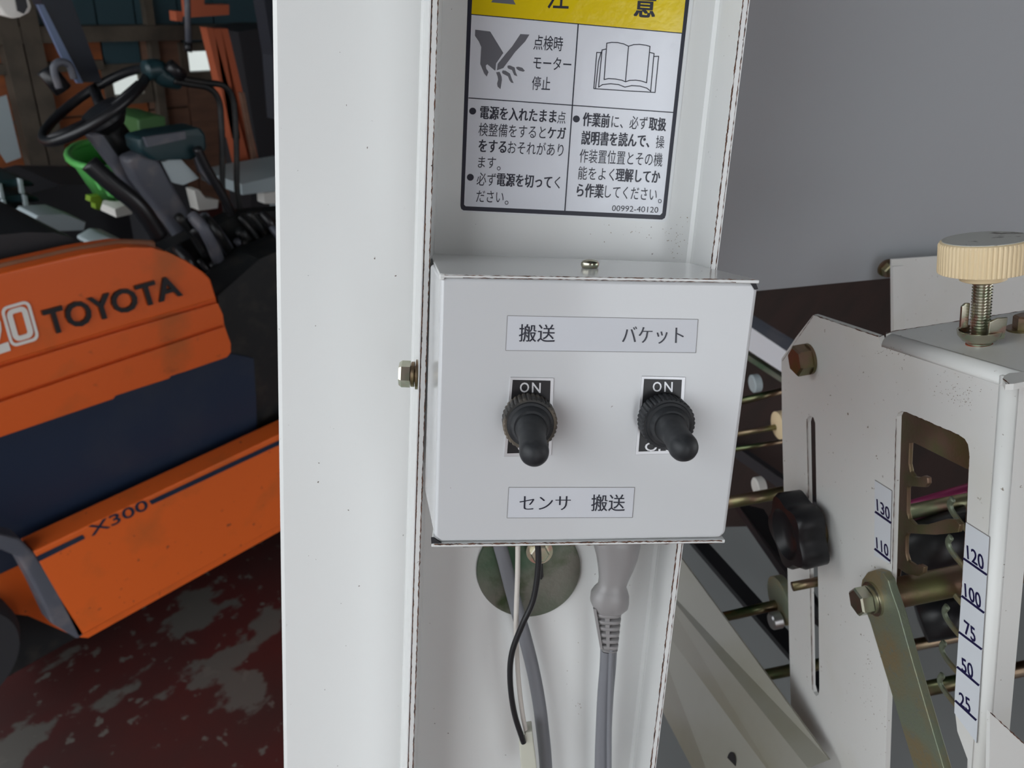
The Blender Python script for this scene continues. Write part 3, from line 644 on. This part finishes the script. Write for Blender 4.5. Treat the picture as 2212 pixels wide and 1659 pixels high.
# cross shafts inside
for a, b, r, z1, z2, m, lab, nm in (
    ((1935, 1104), (2200, 1026), .0040, .48, .47, m_magenta, 'thin magenta rod seen through the bracket window', 'rod'),
    ((1930, 1112), (2200, 1060), .0045, .455, .445, m_zinc, 'yellow zinc rod just under the magenta rod', 'rod'),
    ((1550, 1336), (1705, 1300), .0036, .55, .53, m_zincrod, 'green zinc shaft low between upright and bracket', 'shaft'),
    ((1610, 1467), (2080, 1372), .0042, .56, .54, m_zincrod, 'lowest but one green zinc shaft behind the bracket', 'shaft'),
    ((1990, 1490), (2230, 1440), .0048, .50, .49, m_zincrod, 'short dark green shaft behind the lower window', 'shaft'),
    ((1596, 868), (1700, 842), .0036, .75, .74, m_zincrod, 'green shaft right of the box beside the white roller', 'shaft'),
    ((1590, 938), (1700, 918), .0026, .70, .69, m_zincB, 'thin reddish shaft leading to the cream roller', 'shaft'),
    ((1580, 972), (1700, 952), .0026, .78, .77, m_zincrod, 'thin dark green shaft below the reddish shaft', 'shaft'),
    ((1560, 1088), (1700, 1062), .0050, .62, .61, m_zincB, 'brown shaft end left of the star knob', 'shaft'),
    ((1930, 1195), (2110, 1150), .016, .46, .44, m_black, 'thick black roller inside the bracket window', 'roller'),
    ((1990, 1345), (2120, 1320), .013, .50, .49, m_black, 'black roller under the pivot tube', 'roller')):
    P0, P1 = Z(*a, z1), Z(*b, z2)
    tag(tube(nm, [P0, P1], r, m, None, 20, n=2), lab, 'shaft' if nm != 'roller' else 'roller')
for px, py, z, r, m, lab in ((1632, 828, .74, .009, m_bag, 'white roller right of the box'), (1686, 918, .69, .013, m_knob, 'cream roller at the end of the reddish shaft'), (1640, 1050, .64, .008, m_whiteobj, 'small white roller left of the star knob'), (1690, 1296, .53, .017, m_zincbar, 'olive cream disc on the shaft end'), (1676, 1340, .525, .006, m_steel, 'small steel nut under the cream disc')):
    d = uB if px != 1638 else wB
    tag(lathe('roller', Z(px, py, z), d, [(-.004, r * .85), (-.003, r), (.003, r), (.004, r * .85)], m, None, 28), lab, 'roller')

# ================================================================== THUMB SCREW ON TOP
tsb = TB(2115, 743); axv = -vB
ts = thing('thumb_screw', tsb, 'cream ribbed plastic knob on a threaded zinc rod standing on the bracket', 'knob')
zk = (tsb - C0) @ (M @ np.array([0, 0, 1.])); mmpx = zk / F
rk = 89 * mmpx * .97; pxv = mmpx * 1.04
H = lambda py: (743 - py) * pxv
kr = lambda a, i: 1 - (.028 if int(round(a / (2 * math.pi) * 180)) % 3 == 0 and 1 < i < 4 else 0)
lathe('ribbed_knob', tsb, axv, [(H(588), rk * .93), (H(588), rk * .99), (H(586), rk), (H(532), rk), (H(527), rk * .97), (H(525), rk * .93)], m_knob, ts, 180, rad=kr, deg=25)
lathe('knob_top', tsb, axv, [(H(526), rk * .92), (H(523.5), rk * .92)], m_knobtop, ts, 60, label='dirty greyish top of the knob')
lathe('knob_boss', tsb, axv, [(H(608), rk * .46), (H(606), rk * .51), (H(586), rk * .51)], m_knob, ts, 48)
pr = []
y = 745
while y > 608: pr += [(H(y), 19.5 * mmpx), (H(y - 1.8), 16.5 * mmpx), (H(y - 3.6), 16.5 * mmpx), (H(y - 4.8), 19.5 * mmpx)]; y -= 6.2
lathe('threaded_rod', tsb, axv, pr, m_bright, ts, 32, deg=50)
lathe('wing_nut', tsb, axv, [(H(744), 24 * mmpx), (H(738), 24 * mmpx), (H(733), 33 * mmpx), (H(722), 42 * mmpx), (H(712), 44 * mmpx), (H(712), 40 * mmpx), (H(724), 34 * mmpx), (H(728), 21 * mmpx)], m_bright, ts, 40, deg=40)
xr = M[:, 0]; 
def wing(dx, w_, y0, y1, dz):
    c = tsb + axv * H((y0 + y1) / 2); P = []
    side = _n(xr - axv * (xr @ axv)); fwd = np.cross(axv, side); fwd = fwd if fwd @ (C0 - c) > 0 else -fwd
    for x, y_ in ((-w_, y1), (-w_ * .9, y0 + 6), (-w_ * .2, y0), (w_ * .8, y0 + 1), (w_ * .6, y1)):
        P.append(tsb + axv * H(y_) + side * (dx + x) * mmpx + fwd * dz * mmpx)
    sheet('nut_wing', P, fwd * .0012, m_bright, ts, bevel=.0003)
wing(20, 22, 682, 728, 26); wing(-25, 10, 655, 708, -18)
lathe('copper_collar', tsb + vB * .0005, axv, [(0, 26 * mmpx), (H(739), 26 * mmpx)], m_redor, ts, 30)

# ================================================================== OTHER MACHINE SHEETS
hop_dir = VD(20000, -1200); hup = _n(VD(1500, 5200) * 1.0 + M[:, 2] * .30)  # top leans forward, a tilt given to darken the face
HP = Pl(np.cross(hop_dir, hup), Z(1800, 612, .50))
hop = thing('hopper_side', HP(1900, 600), 'large plain sheet panel with shade put into its grey colour, sloping behind the upright, upper right', 'machine panel')
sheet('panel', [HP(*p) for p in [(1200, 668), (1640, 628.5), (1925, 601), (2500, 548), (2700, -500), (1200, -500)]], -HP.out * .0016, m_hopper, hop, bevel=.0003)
o_ = HP(1915, 578)
lathe('flange_nut', o_, HP.out, [(0, .0062), (.0012, .0060), (.002, .0045)], m_zincB, hop, 24)
lathe('hex_nut', o_ + HP.out * .0018, HP.out, [(0, .0050), (.004, .0050), (.0048, .0042)], m_zinc, hop, 6, deg=15, label='dull hex nut near the lower edge')
WP = Pl(np.cross(VD(20000, -2200), vB), Z(2000, 650, .49))
wp = tag(sheet('white_back_panel', [WP(*p) for p in [(1926, 560), (2500, 520), (2510, 860), (1930, 860), (1928, 750)]], -WP.out * .0016, m_white_dirty, None), 'bright white sheet panel behind the cream knob', 'machine panel')
sheet('folded_rim', [WP.off(.0004)(*p) for p in [(1926, 575), (1951, 573), (1953, 760), (1929, 765)]], WP.out * .0012, m_white_dirty, wp)
# aluminium conveyor rail running away behind the box
def rail(name, q, z0, th_, m, lab, cat, par=None):
    P = [Z(*p, z) for p, z in zip(q, z0)]; n = _n(np.cross(P[1] - P[0], P[3] - P[0])); n = n if n @ (C0 - P[0]) > 0 else -n
    o = mk(name, *g_sheet(P, [], -n * th_), m, par)
    if lab: tag(o, lab, cat)
    return o
rl = rail('conveyor_rail', [(1560, 665), (1760, 800), (1760, 850), (1560, 720)], (1.0, .86, .86, 1.0), .02, m_alu, 'grey-white aluminium conveyor rail slanting behind the box edge', 'rail')
rail('rail_lip', [(1560, 640), (1760, 762), (1760, 800), (1560, 665)], (1.02, .88, .86, 1.0), .004, m_graym, None, None, rl)
rail('conveyor_rail', [(1560, 730), (1760, 862), (1760, 874), (1560, 742)], (1.0, .86, .86, 1.0), .01, m_zincD, 'thin dark green rail just below the white one', 'rail')
rail('conveyor_rail', [(1540, 930), (1760, 1085), (1760, 1110), (1540, 955)], (1.0, .80, .80, 1.0), .01, m_dkgrey, 'dark rail crossing the gap above the star knob', 'rail')
# dark pan below the shafts
def quadz(name, q, zs_, th_, m, lab, cat): return rail(name, q, zs_, th_, m, lab, cat)
quadz('inner_tray', [(1300, 1145), (2300, 1120), (2300, 2100), (1300, 2100)], (.76, .72, .60, .62), .003, mat('grey_tray', (.17, .18, .18), .5), 'grey sheet tray under the shafts between upright and bracket', 'tray')
for q, lab in (([(1490, 1165), (1522, 1163), (1820, 1490), (1770, 1490)], 'black belt edge slanting down right under the switch box'), ([(1590, 1085), (1650, 1100), (1820, 1380), (1760, 1330)], 'broad black belt edge behind the star knob')):
    quadz('belt', q, (.70, .70, .58, .58), .006, m_black, lab, 'belt')
quadz('floor_shade_sheet', [(1500, 560), (2500, 520), (2500, 1160), (1500, 1160)], (1.35, 1.25, .85, .90), .01, mat('shaded_floor_brown', (.07, .045, .04), .6, noise=[(6, .4, .7, (.05, .038, .034), (1, 6, 1))]), 'dark brown sheet added for the shaded floor under the shafts', 'shade sheet')  # added sheet in the dark tone of shaded floor and machine interior
# base frame rail lower centre (three folds)
z_a, z_b = .56, .42
def fr_quad(a0, a1, b0, b1, zo, m, lab):
    return rail('frame_rail', [a0, a1, b1, b0], (z_a + zo, z_b + zo, z_b + zo, z_a + zo), .002, m, lab, 'frame')
fq = fr_quad((1430, 1150), (1790, 1640), (1400, 1230), (1745, 1659), 0, m_cream, 'pale folded sheet frame rail slanting down from the upright')
rail('inner_fold', [(1400, 1230), (1745, 1659), (1700, 1720), (1390, 1300)], (z_a, z_b, z_b + .01, z_a + .01), .002, m_cream, None, None, fq)
rail('lower_fold', [(1390, 1300), (1700, 1720), (1600, 1860), (1370, 1420)], (z_a + .01, z_b + .01, z_b + .02, z_a + .02), .002, m_cream, None, None, fq)
fqp = Pl(np.cross(Z(1745, 1659, z_b + .001) - Z(1400, 1230, z_a + .001), Z(1700, 1720, z_b + .01) - Z(1400, 1230, z_a)), Z(1745, 1659, z_b - .002))
flat('oval_hole', [[fqp(*p) for p in arc(1580, 1650, 10, 0, 345, 18, 26)]], 2e-4, fqp, m_black, fq)
NB = thing('corner_sheet', Z(2200, 1900, .25), 'cream white sheet corner with brown edge, lower right', 'machine panel')
BP = Pl(wC * .9 + uC * -.1, Z(2180, 1620, .235))
sheet('panel', [BP(*p) for p in [(2139, 1539), (2212, 1606), (2400, 1780), (2400, 2000), (2130, 2000)]], wC * .0016, m_white_dirty, NB)
chips((2139, 1539), (2235, 1628), BP.off(5e-5), NB, 3, 6, .8)

# ================================================================== FORKLIFT
YF = 1.45
def FP(px, py, y=YF): return Pl((0, 1, 0), (0, y, 0))(px, py)
fk = thing('forklift', (1.0, 1.9, 0), 'orange and navy forklift truck standing left of the machine', 'forklift')
yo = np.array([0, 1, 0.])
hb = [(-300, 690), (0, 592), (60, 577), (180, 549), (270, 534), (330, 535), (365, 545), (400, 562), (440, 588), (455, 604), (466, 640), (469, 652), (482, 680), (486, 702), (499, 742), (499, 762), (490, 772), (400, 803), (250, 855), (0, 945), (-300, 1050)]
sheet('hood', [FP(*p, YF + .012) for p in hb], yo * .07, m_orange, fk, bevel=.012, seg=3)
bands = [[(-300, 690), (0, 592), (60, 577), (180, 549), (270, 534), (330, 535), (365, 545), (400, 562), (440, 588), (455, 604), (466, 640), (469, 646), (240, 714), (0, 786), (-300, 878)],
         [(-300, 886), (0, 796), (240, 723), (471, 655), (482, 680), (484, 698), (250, 776), (0, 860), (-300, 962)],
         [(-300, 972), (0, 870), (250, 785), (486, 706), (499, 742), (499, 762), (490, 772), (400, 803), (370, 812), (365, 818), (250, 855), (245, 862), (0, 945), (-300, 1050)]]
for b in bands: sheet('hood_band', [FP(*p, YF + (.0)) for p in b], yo * .03, m_orange, fk, bevel=.004, seg=3)
HPn = Pl((0, 1, 0), (0, YF, 0))
mk('raised_lettering', *g_text('TOYOTA', (96, 697), (386, 614), 50, HPn, (-.30, -1), .02, 'T', th=.006, h2=42), m_black, fk)
# white outlined numerals at the left edge
def rrect(cx_, cy_, w_, h_, r, sk_): 
    pts = []
    for (sx, sy, a0) in ((1, -1, -90), (1, 1, 0), (-1, 1, 90), (-1, -1, 180)):
        for x, y in arc(sx * (w_ - r), sy * (h_ - r), r, a0, a0 + 90, 4): pts.append((cx_ + x + .28 * y, cy_ + y - .29 * (x)))
    return pts
s = HPn.off(.0015); wl_ = []
for w0, h0, w1, h1 in ((31, 43, 25, 37), (22, 34, 10.5, 24)):
    wl_.append(g_sheet([s(*p) for p in rrect(43, 699, w0, h0, 14, 0)], [[s(*p) for p in rrect(43, 699, w1, h1, 9 if w1 > 12 else 4, 0)]], s.out * .001))
wl_.append(g_text('2', (-38, 727), (10, 711), 84, s, (-.28, -1), .03, '2', th=.001))
mk('white_numerals', *join(wl_), m_whiteobj, fk)
sheet('battery_panel', [FP(*p, YF + .04) for p in [(-300, 1045), (0, 940), (250, 852), (500, 764), (548, 775), (553, 860), (556, 970), (300, 1100), (-300, 1380)]], yo * .85, m_navy, fk)
sheet('rear_frame', [FP(*p, YF + .05) for p in [(470, 640), (560, 560), (900, 420), (900, 800), (560, 960), (500, 800)]], yo * .1, m_blackm, fk)
YS = YF - .05
st = sheet('step_panel', [FP(*p, YS) for p in [(73, 1192), (600, 940), (900, 797), (900, 975), (600, 1138), (186, 1368), (166, 1376)]], yo * .06, m_orange2, fk, bevel=.006)
ss = Pl((0, 1, 0), (0, YS, 0)).off(.001)
flat('stripe', [[ss(*p) for p in [(79, 1202), (178, 1155), (184, 1163), (84, 1213)]], [ss(*p) for p in [(322, 1082), (900, 812), (900, 822), (328, 1090)]]], 6e-4, ss, m_navy, st)
mk('lettering', *g_text('X300', (194, 1148), (318, 1088), 20, ss, (-.4, -1), .02, 'X', th=6e-4), m_navy, st)
sheet('lower_lip', [FP(*p, YS + .012) for p in [(166, 1376), (186, 1366), (600, 1136), (900, 973), (900, 995), (600, 1150), (190, 1378)]], yo * .05, m_orange2, fk)
sheet('fender', [FP(*p, YS) for p in [(-300, 1120), (0, 1155), (45, 1165), (80, 1200), (186, 1368), (168, 1382), (112, 1348), (75, 1268), (40, 1205), (0, 1188), (-300, 1165)]], yo * .05, m_graym, fk, bevel=.006)
sheet('inner_wall', [FP(*p, YS + .10) for p in [(-300, 1100), (60, 1190), (170, 1378), (60, 1330), (-300, 1290)]], yo * .03, m_orange2, fk)
wc = FP(-115, 1450, YF - .02); rw = np.linalg.norm(FP(38, 1450, YF - .02) - wc)
lathe('wheel', (wc[0], YF - .02, wc[2]), (0, 1, 0), [(0, rw * .55), (0, rw * .9), (.03, rw), (.2, rw), (.23, rw * .9)], m_tire, fk, 48)
# seat
box('engine_deck', (FP(200, 700)[0] + .25, YF + .55, .34), (1.1, .85, .56), m_blackm, fk)
tube('hood_edge', [FP(*p, YF + .04) for p in [(-200, 645), (0, 583), (60, 569), (180, 542), (270, 529), (330, 530)]], .011, mat('worn_tan_edge', (.26, .11, .06), .6), fk, 8)
sheet('seat', [FP(*p, YF + .10) for p in [(-300, 640), (-300, 520), (0, 507), (60, 501), (120, 503), (160, 515), (176, 535), (165, 552), (100, 566), (0, 584)]], yo * .5, m_seat, fk, bevel=.03, seg=4)
# driving position: wheel, column, dash, levers
def DP(px, py, y): return FP(px, py, y)
swc = DP(205, 226, 1.85); zc = (swc - C0) @ (M @ np.array([0, 0, 1.]))
mj = _n(M @ np.array([.83, -.56, 0])); vray = _n(swc - C0); mj = _n(mj - vray * (mj @ vray)); pp = np.cross(vray, mj)
pp = pp if pp @ M[:, 1] < 0 else -pp
nrm = _n(-vray * .21 + pp * .978); mn = np.cross(nrm, mj); rW = 130 / F * zc
ring = [swc + rW * (mj * math.cos(a) + mn * math.sin(a)) for a in [2 * math.pi * k / 48 for k in range(48)]]
sw = tube('steering_wheel', ring, .0105, m_black, fk, 10, closed=True)
for a in (200, 320, 80): 
    a = math.radians(a); tube('spoke', [swc - nrm * .03, swc + rW * .97 * (mj * math.cos(a) + mn * math.sin(a))], .013, m_black, sw, 8, n=2)
lathe('hub', swc - nrm * .06, nrm, [(0, .03), (.02, .05), (.05, .045), (.055, .02)], m_black, sw, 24)
kb = DP(137, 195, 1.85); tube('spinner_knob', [kb, kb + nrm * .05], .02, m_black, sw, 12, n=2)
tube('grab_handle', [DP(*p, 1.8) for p in [(128, 190), (118, 160), (118, 142), (132, 134), (150, 142), (160, 170)]], .008, m_graym, fk, 8)
tube('steering_column', [DP(215, 250, 1.87), DP(290, 350, 1.85)], .035, m_blackm, fk, 16, n=2)
sheet('column_cover', [DP(*p, 1.75) for p in [(275, 345), (330, 325), (352, 350), (455, 540), (420, 560), (380, 500), (300, 395)]], yo * .06, m_graym, fk, bevel=.015)
sheet('dashboard', [DP(*p, 1.72) for p in [(300, 300), (340, 290), (435, 275), (447, 290), (450, 325), (420, 345), (330, 348), (305, 330)]], yo * .07, m_teal, fk, bevel=.01)
sheet('dash_top', [DP(*p, 1.71) for p in [(312, 297), (400, 284), (402, 300), (320, 318)]], yo * .01, m_graym, fk)
sheet('side_plate', [DP(*p, 1.74) for p in [(352, 350), (385, 338), (430, 385), (395, 400), (375, 395)]], yo * .01, m_bag, fk)
sheet('side_plate', [DP(*p, 1.76) for p in [(418, 330), (450, 360), (470, 400), (455, 400), (430, 370)]], yo * .01, m_graym, fk)
sheet('inner_brace', [DP(*p, 1.80) for p in [(192, 292), (222, 290), (312, 420), (300, 435), (290, 418)]], yo * .03, m_graym, fk, bevel=.004)
tube('lever', [DP(192, 352, 1.70), DP(240, 395, 1.68), DP(300, 445, 1.66), DP(345, 510, 1.66)], .020, m_black, fk, 10)
gr = [(315, 152), (340, 150), (352, 165), (385, 172)]
tube('lever_grip', [DP(*p, 1.75) for p in gr], .022, m_teal, fk, 12)
tube('lever_grip', [DP(365, 140, 1.72), DP(395, 165, 1.72)], .014, m_black, fk, 12, n=2)
for pts in ([(375, 175), (410, 182), (450, 190), (472, 215), (478, 260), (480, 330), (482, 420), (500, 520)], [(380, 168), (440, 178), (480, 184), (500, 205), (508, 250), (511, 330), (513, 420), (530, 520)]):
    tube('lever_rod', [DP(*p, 1.73) for p in pts], .0075, m_blackm, fk, 10)
tube('lever_rod', [DP(*p, 1.70) for p in [(425, 320), (445, 360), (480, 420), (520, 500)]], .011, m_black, fk, 10)
sheet('overhead_guard_post', [DP(*p, 1.95) for p in [(68, -40), (140, -40), (222, 178), (180, 178)]], yo * .05, m_navyp, fk)
sheet('post_edge', [DP(*p, 1.94) for p in [(82, 10), (94, 10), (180, 180), (168, 180), (132, 120)]], yo * .01, mat('blue_grey_edge', (.10, .14, .24), .4), fk)
sheet('mast_post', [DP(*p, 1.95) for p in [(566, -30), (600, -30), (600, 260), (590, 120)]], yo * .05, m_navyp, fk)
# dark mechanics between hood and mast
random.seed(3)
for k in range(26):
    x, y = random.uniform(380, 585), random.uniform(455, 650)
    if y > 560 and x < 420: continue
    if y > 480 + (x - 250) * .7: pass
    dx = random.uniform(20, 80)
    tube('hydraulic_hose', [DP(x, y, 1.62), DP(x + dx * .5, y + dx * .6, 1.6 + random.uniform(-.03, .03)), DP(x + dx, y + dx * random.uniform(1.3, 1.8), 1.62)], random.uniform(.006, .016), random.choice([m_black, m_blackm, m_blackm, m_graym]), fk, 8, n=4)
sheet('firewall', [DP(*p, 1.68) for p in [(330, 600), (345, 545), (400, 520), (520, 462), (900, 430), (900, 800), (500, 800)]], yo * .05, m_blackm, fk)

# ================================================================== THINGS BEHIND THE FORKLIFT
def bq(name, q, y, th_, m, lab=None, cat=None, par=None, bev=0):
    o = sheet(name, [FP(*p, y) for p in q], yo * th_, m, par, bevel=bev)
    if lab: tag(o, lab, cat)
    return o
orf = thing('orange_frame', FP(500, 400, 3.2), 'red-orange steel frame with leaning bars standing in front of the wall', 'machine')
for q in ([(446, 60), (460, 60), (545, 375), (520, 375)], [(478, 62), (492, 62), (566, 375), (556, 375)], [(462, 62), (478, 62), (520, 300), (500, 300)]):
    bq('leaning_bar', q, 3.2, .05, m_redor, par=orf)
bq('top_beam', [(403, -30), (440, -30), (442, 10), (495, 10), (495, 32), (410, 38)], 3.15, .05, m_redor, par=orf)
bq('guide_strip', [(520, 200), (528, 200), (562, 372), (552, 372)], 3.18, .02, m_wood2, par=orf)
bq('bracket_stub', [(380, 25), (396, 25), (394, 46), (382, 46)], 3.2, .05, m_redor, par=orf)
cab = bq('dark_cabinet', [(515, 70), (570, 60), (640, 60), (640, 380), (565, 378)], 3.6, .25, m_dkgrey, 'dark tall cabinet right of the red-orange frame', 'cabinet')
hc_ = thing('hanging_switch', FP(405, 95, 3.0), 'grey hanging rod with a small black end in front of the window', 'rod')
tube('rod', [FP(402, -80, 3.0), FP(407, 93, 3.0)], .012, m_graym, hc_, 8, n=2); tube('end_cap', [FP(407, 92, 3.0), FP(406, 112, 3.0)], .016, m_black, hc_, 8, n=2)
mir = thing('rear_mirror', FP(30, 10, 1.3), 'pale rounded mirror housing at the upper left of the forklift', 'mirror')
sheet('housing', [FP(*p, 1.3) for p in [(-40, -40), (50, -40), (70, 15), (66, 27), (45, 38), (25, 41), (12, 33), (-20, -10)]], yo * .04, m_whiteobj, mir, bevel=.008)
sheet('reflector', [FP(*p, 1.296) for p in [(28, -40), (48, -40), (60, 15), (52, 30), (40, 24)]], yo * .004, m_dkgrey, mir)
def tub(lab, top, botm, y, dep, m):
    r = thing('plastic_tub', FP(*botm[0], y), lab, 'tub'); n = 20
    (cx_, cy_, rx, ry), (bx, by, sx, sy) = top, botm[1]
    V = [];
    for (c, d, e, g) in ((cx_, cy_, rx, ry), (bx, by, sx, sy), (bx, by, sx * .95, sy * .95), (cx_, cy_, rx * .95, ry * .95)):
        for k in range(n): 
            a = 2 * math.pi * k / n; V.append(FP(c + d * 0 + e * math.cos(a), d + g * math.sin(a), y - .0 - .25 * math.sin(a) * dep))
    Fc = [(j * n + k, j * n + (k + 1) % n, (j + 1) * n + (k + 1) % n, (j + 1) * n + k) for j in range(3) for k in range(n)] + [tuple(n + k for k in range(n))]
    mk('shell', V, Fc, m, r, smooth=True)
    rr = [V[k] for k in range(n)]; v, f = g_tube(rr, .012, 8, True); mk('rim', v, f, m, r, smooth=True)
    return r
tub('bright green plastic tub behind the steering column', (222, 335, 76, 30), ((240, 440), (250, 415, 50, 20)), 2.6, 1, m_green)
bq('green_bin', [(298, 258), (330, 250), (358, 252), (366, 345), (305, 345)], 3.0, .2, m_green2, 'dull green plastic bin behind the dashboard', 'bin', bev=.02)
_q = FP(335, 345, 3.1); box('bin_stand', (_q[0], 3.12, _q[2] / 2 - .02), (.2, .15, _q[2] - .02), m_dkgrey, bpy.data.objects['green_bin'])
bq('glove', [(196, 425), (222, 422), (222, 436), (216, 455), (208, 452), (206, 440), (195, 436)], 2.4, .03, mat('lime', (.18, .30, .02), .5), 'small lime green cloth below the green tub', 'cloth')
_q = FP(560, 380, 3.72); box('cabinet_base', (_q[0] + .12, 3.73, .42), (.5, .2, .84), m_dkgrey, cab)
tb = thing('workbench', FP(560, 440, 2.8), 'grey topped bench behind the forklift at its right', 'bench')
bq('bench_top', [(522, 398), (600, 380), (680, 365), (680, 395), (600, 412), (524, 421)], 2.8, .3, m_bag, par=tb)
bq('bench_leg', [(570, 418), (600, 414), (600, 440), (572, 440)], 2.79, .05, m_whiteobj, par=tb)
_q = FP(600, 405, 2.95); box('bench_leg', (_q[0], 2.95, _q[2] / 2 - .01), (.06, .06, _q[2] - .02), m_bag, tb)
bq('white_box', [(248, 452), (284, 438), (286, 462), (252, 470)], 2.5, .1, m_whiteobj, 'small white carton under the green tub', 'box')
bq('white_box', [(420, 412), (430, 410), (444, 428), (472, 432), (470, 450), (430, 455)], 2.3, .05, m_whiteobj, 'white carton seen behind the steering column levers', 'box')
bq('white_object', [(338, 445), (350, 440), (362, 458), (350, 464), (340, 460)], 2.3, .04, m_whiteobj, 'small unidentified white object beside the grey steering column', 'cloth')  # unidentified small white object, its cloth identity is made up
for q, lab in (([(72, 480), (82, 466), (140, 462), (186, 480), (182, 498), (140, 500), (100, 498)], 'crumpled pale plastic bag behind the seat'), ([(205, 530), (235, 512), (262, 515), (268, 532), (210, 540)], 'pale plastic sheet on the hood edge')):
    bq('plastic_bag', q, 2.3, .12, m_bag, lab, 'bag', bev=.02)
rk_ = thing('rack', FP(60, 480, 2.9), 'dark teal crates stacked on a rack at the far left', 'rack')
for (x, y) in ((30, 395), (42, 428), (52, 455)):
    bq('crate', [(x - 60, y), (x + 8, y - 8), (x + 42, y - 2), (x + 48, y + 8), (x - 60, y + 14)], 2.9, .25, m_teal, par=rk_, bev=.01)
for (x, y) in ((2, 415), (46, 405), (10, 450), (56, 440)):
    bq('rack_post', [(x - 4, y - 18), (x + 2, y - 18), (x + 8, y + 14), (x + 1, y + 14)], 2.88, .02, m_bag, par=rk_)
bq('blue_container', [(-30, 460), (6, 462), (18, 500), (-30, 510)], 2.6, .1, mat('cyan_plastic', (.01, .13, .17), .4), 'dark blue plastic container at the left edge', 'container')
bq('poster', [(0, 210), (14, 205), (46, 340), (14, 352), (-20, 300)], YW - .075, .005, m_bag, 'pale printed sheet pinned on the wall at the far left', 'poster')
bq('machine_block', [(-200, 470), (60, 420), (130, 400), (290, 400), (320, 560), (-200, 640)], 3.3, .4, m_dkgrey, 'dark machinery standing behind the seat', 'machine')
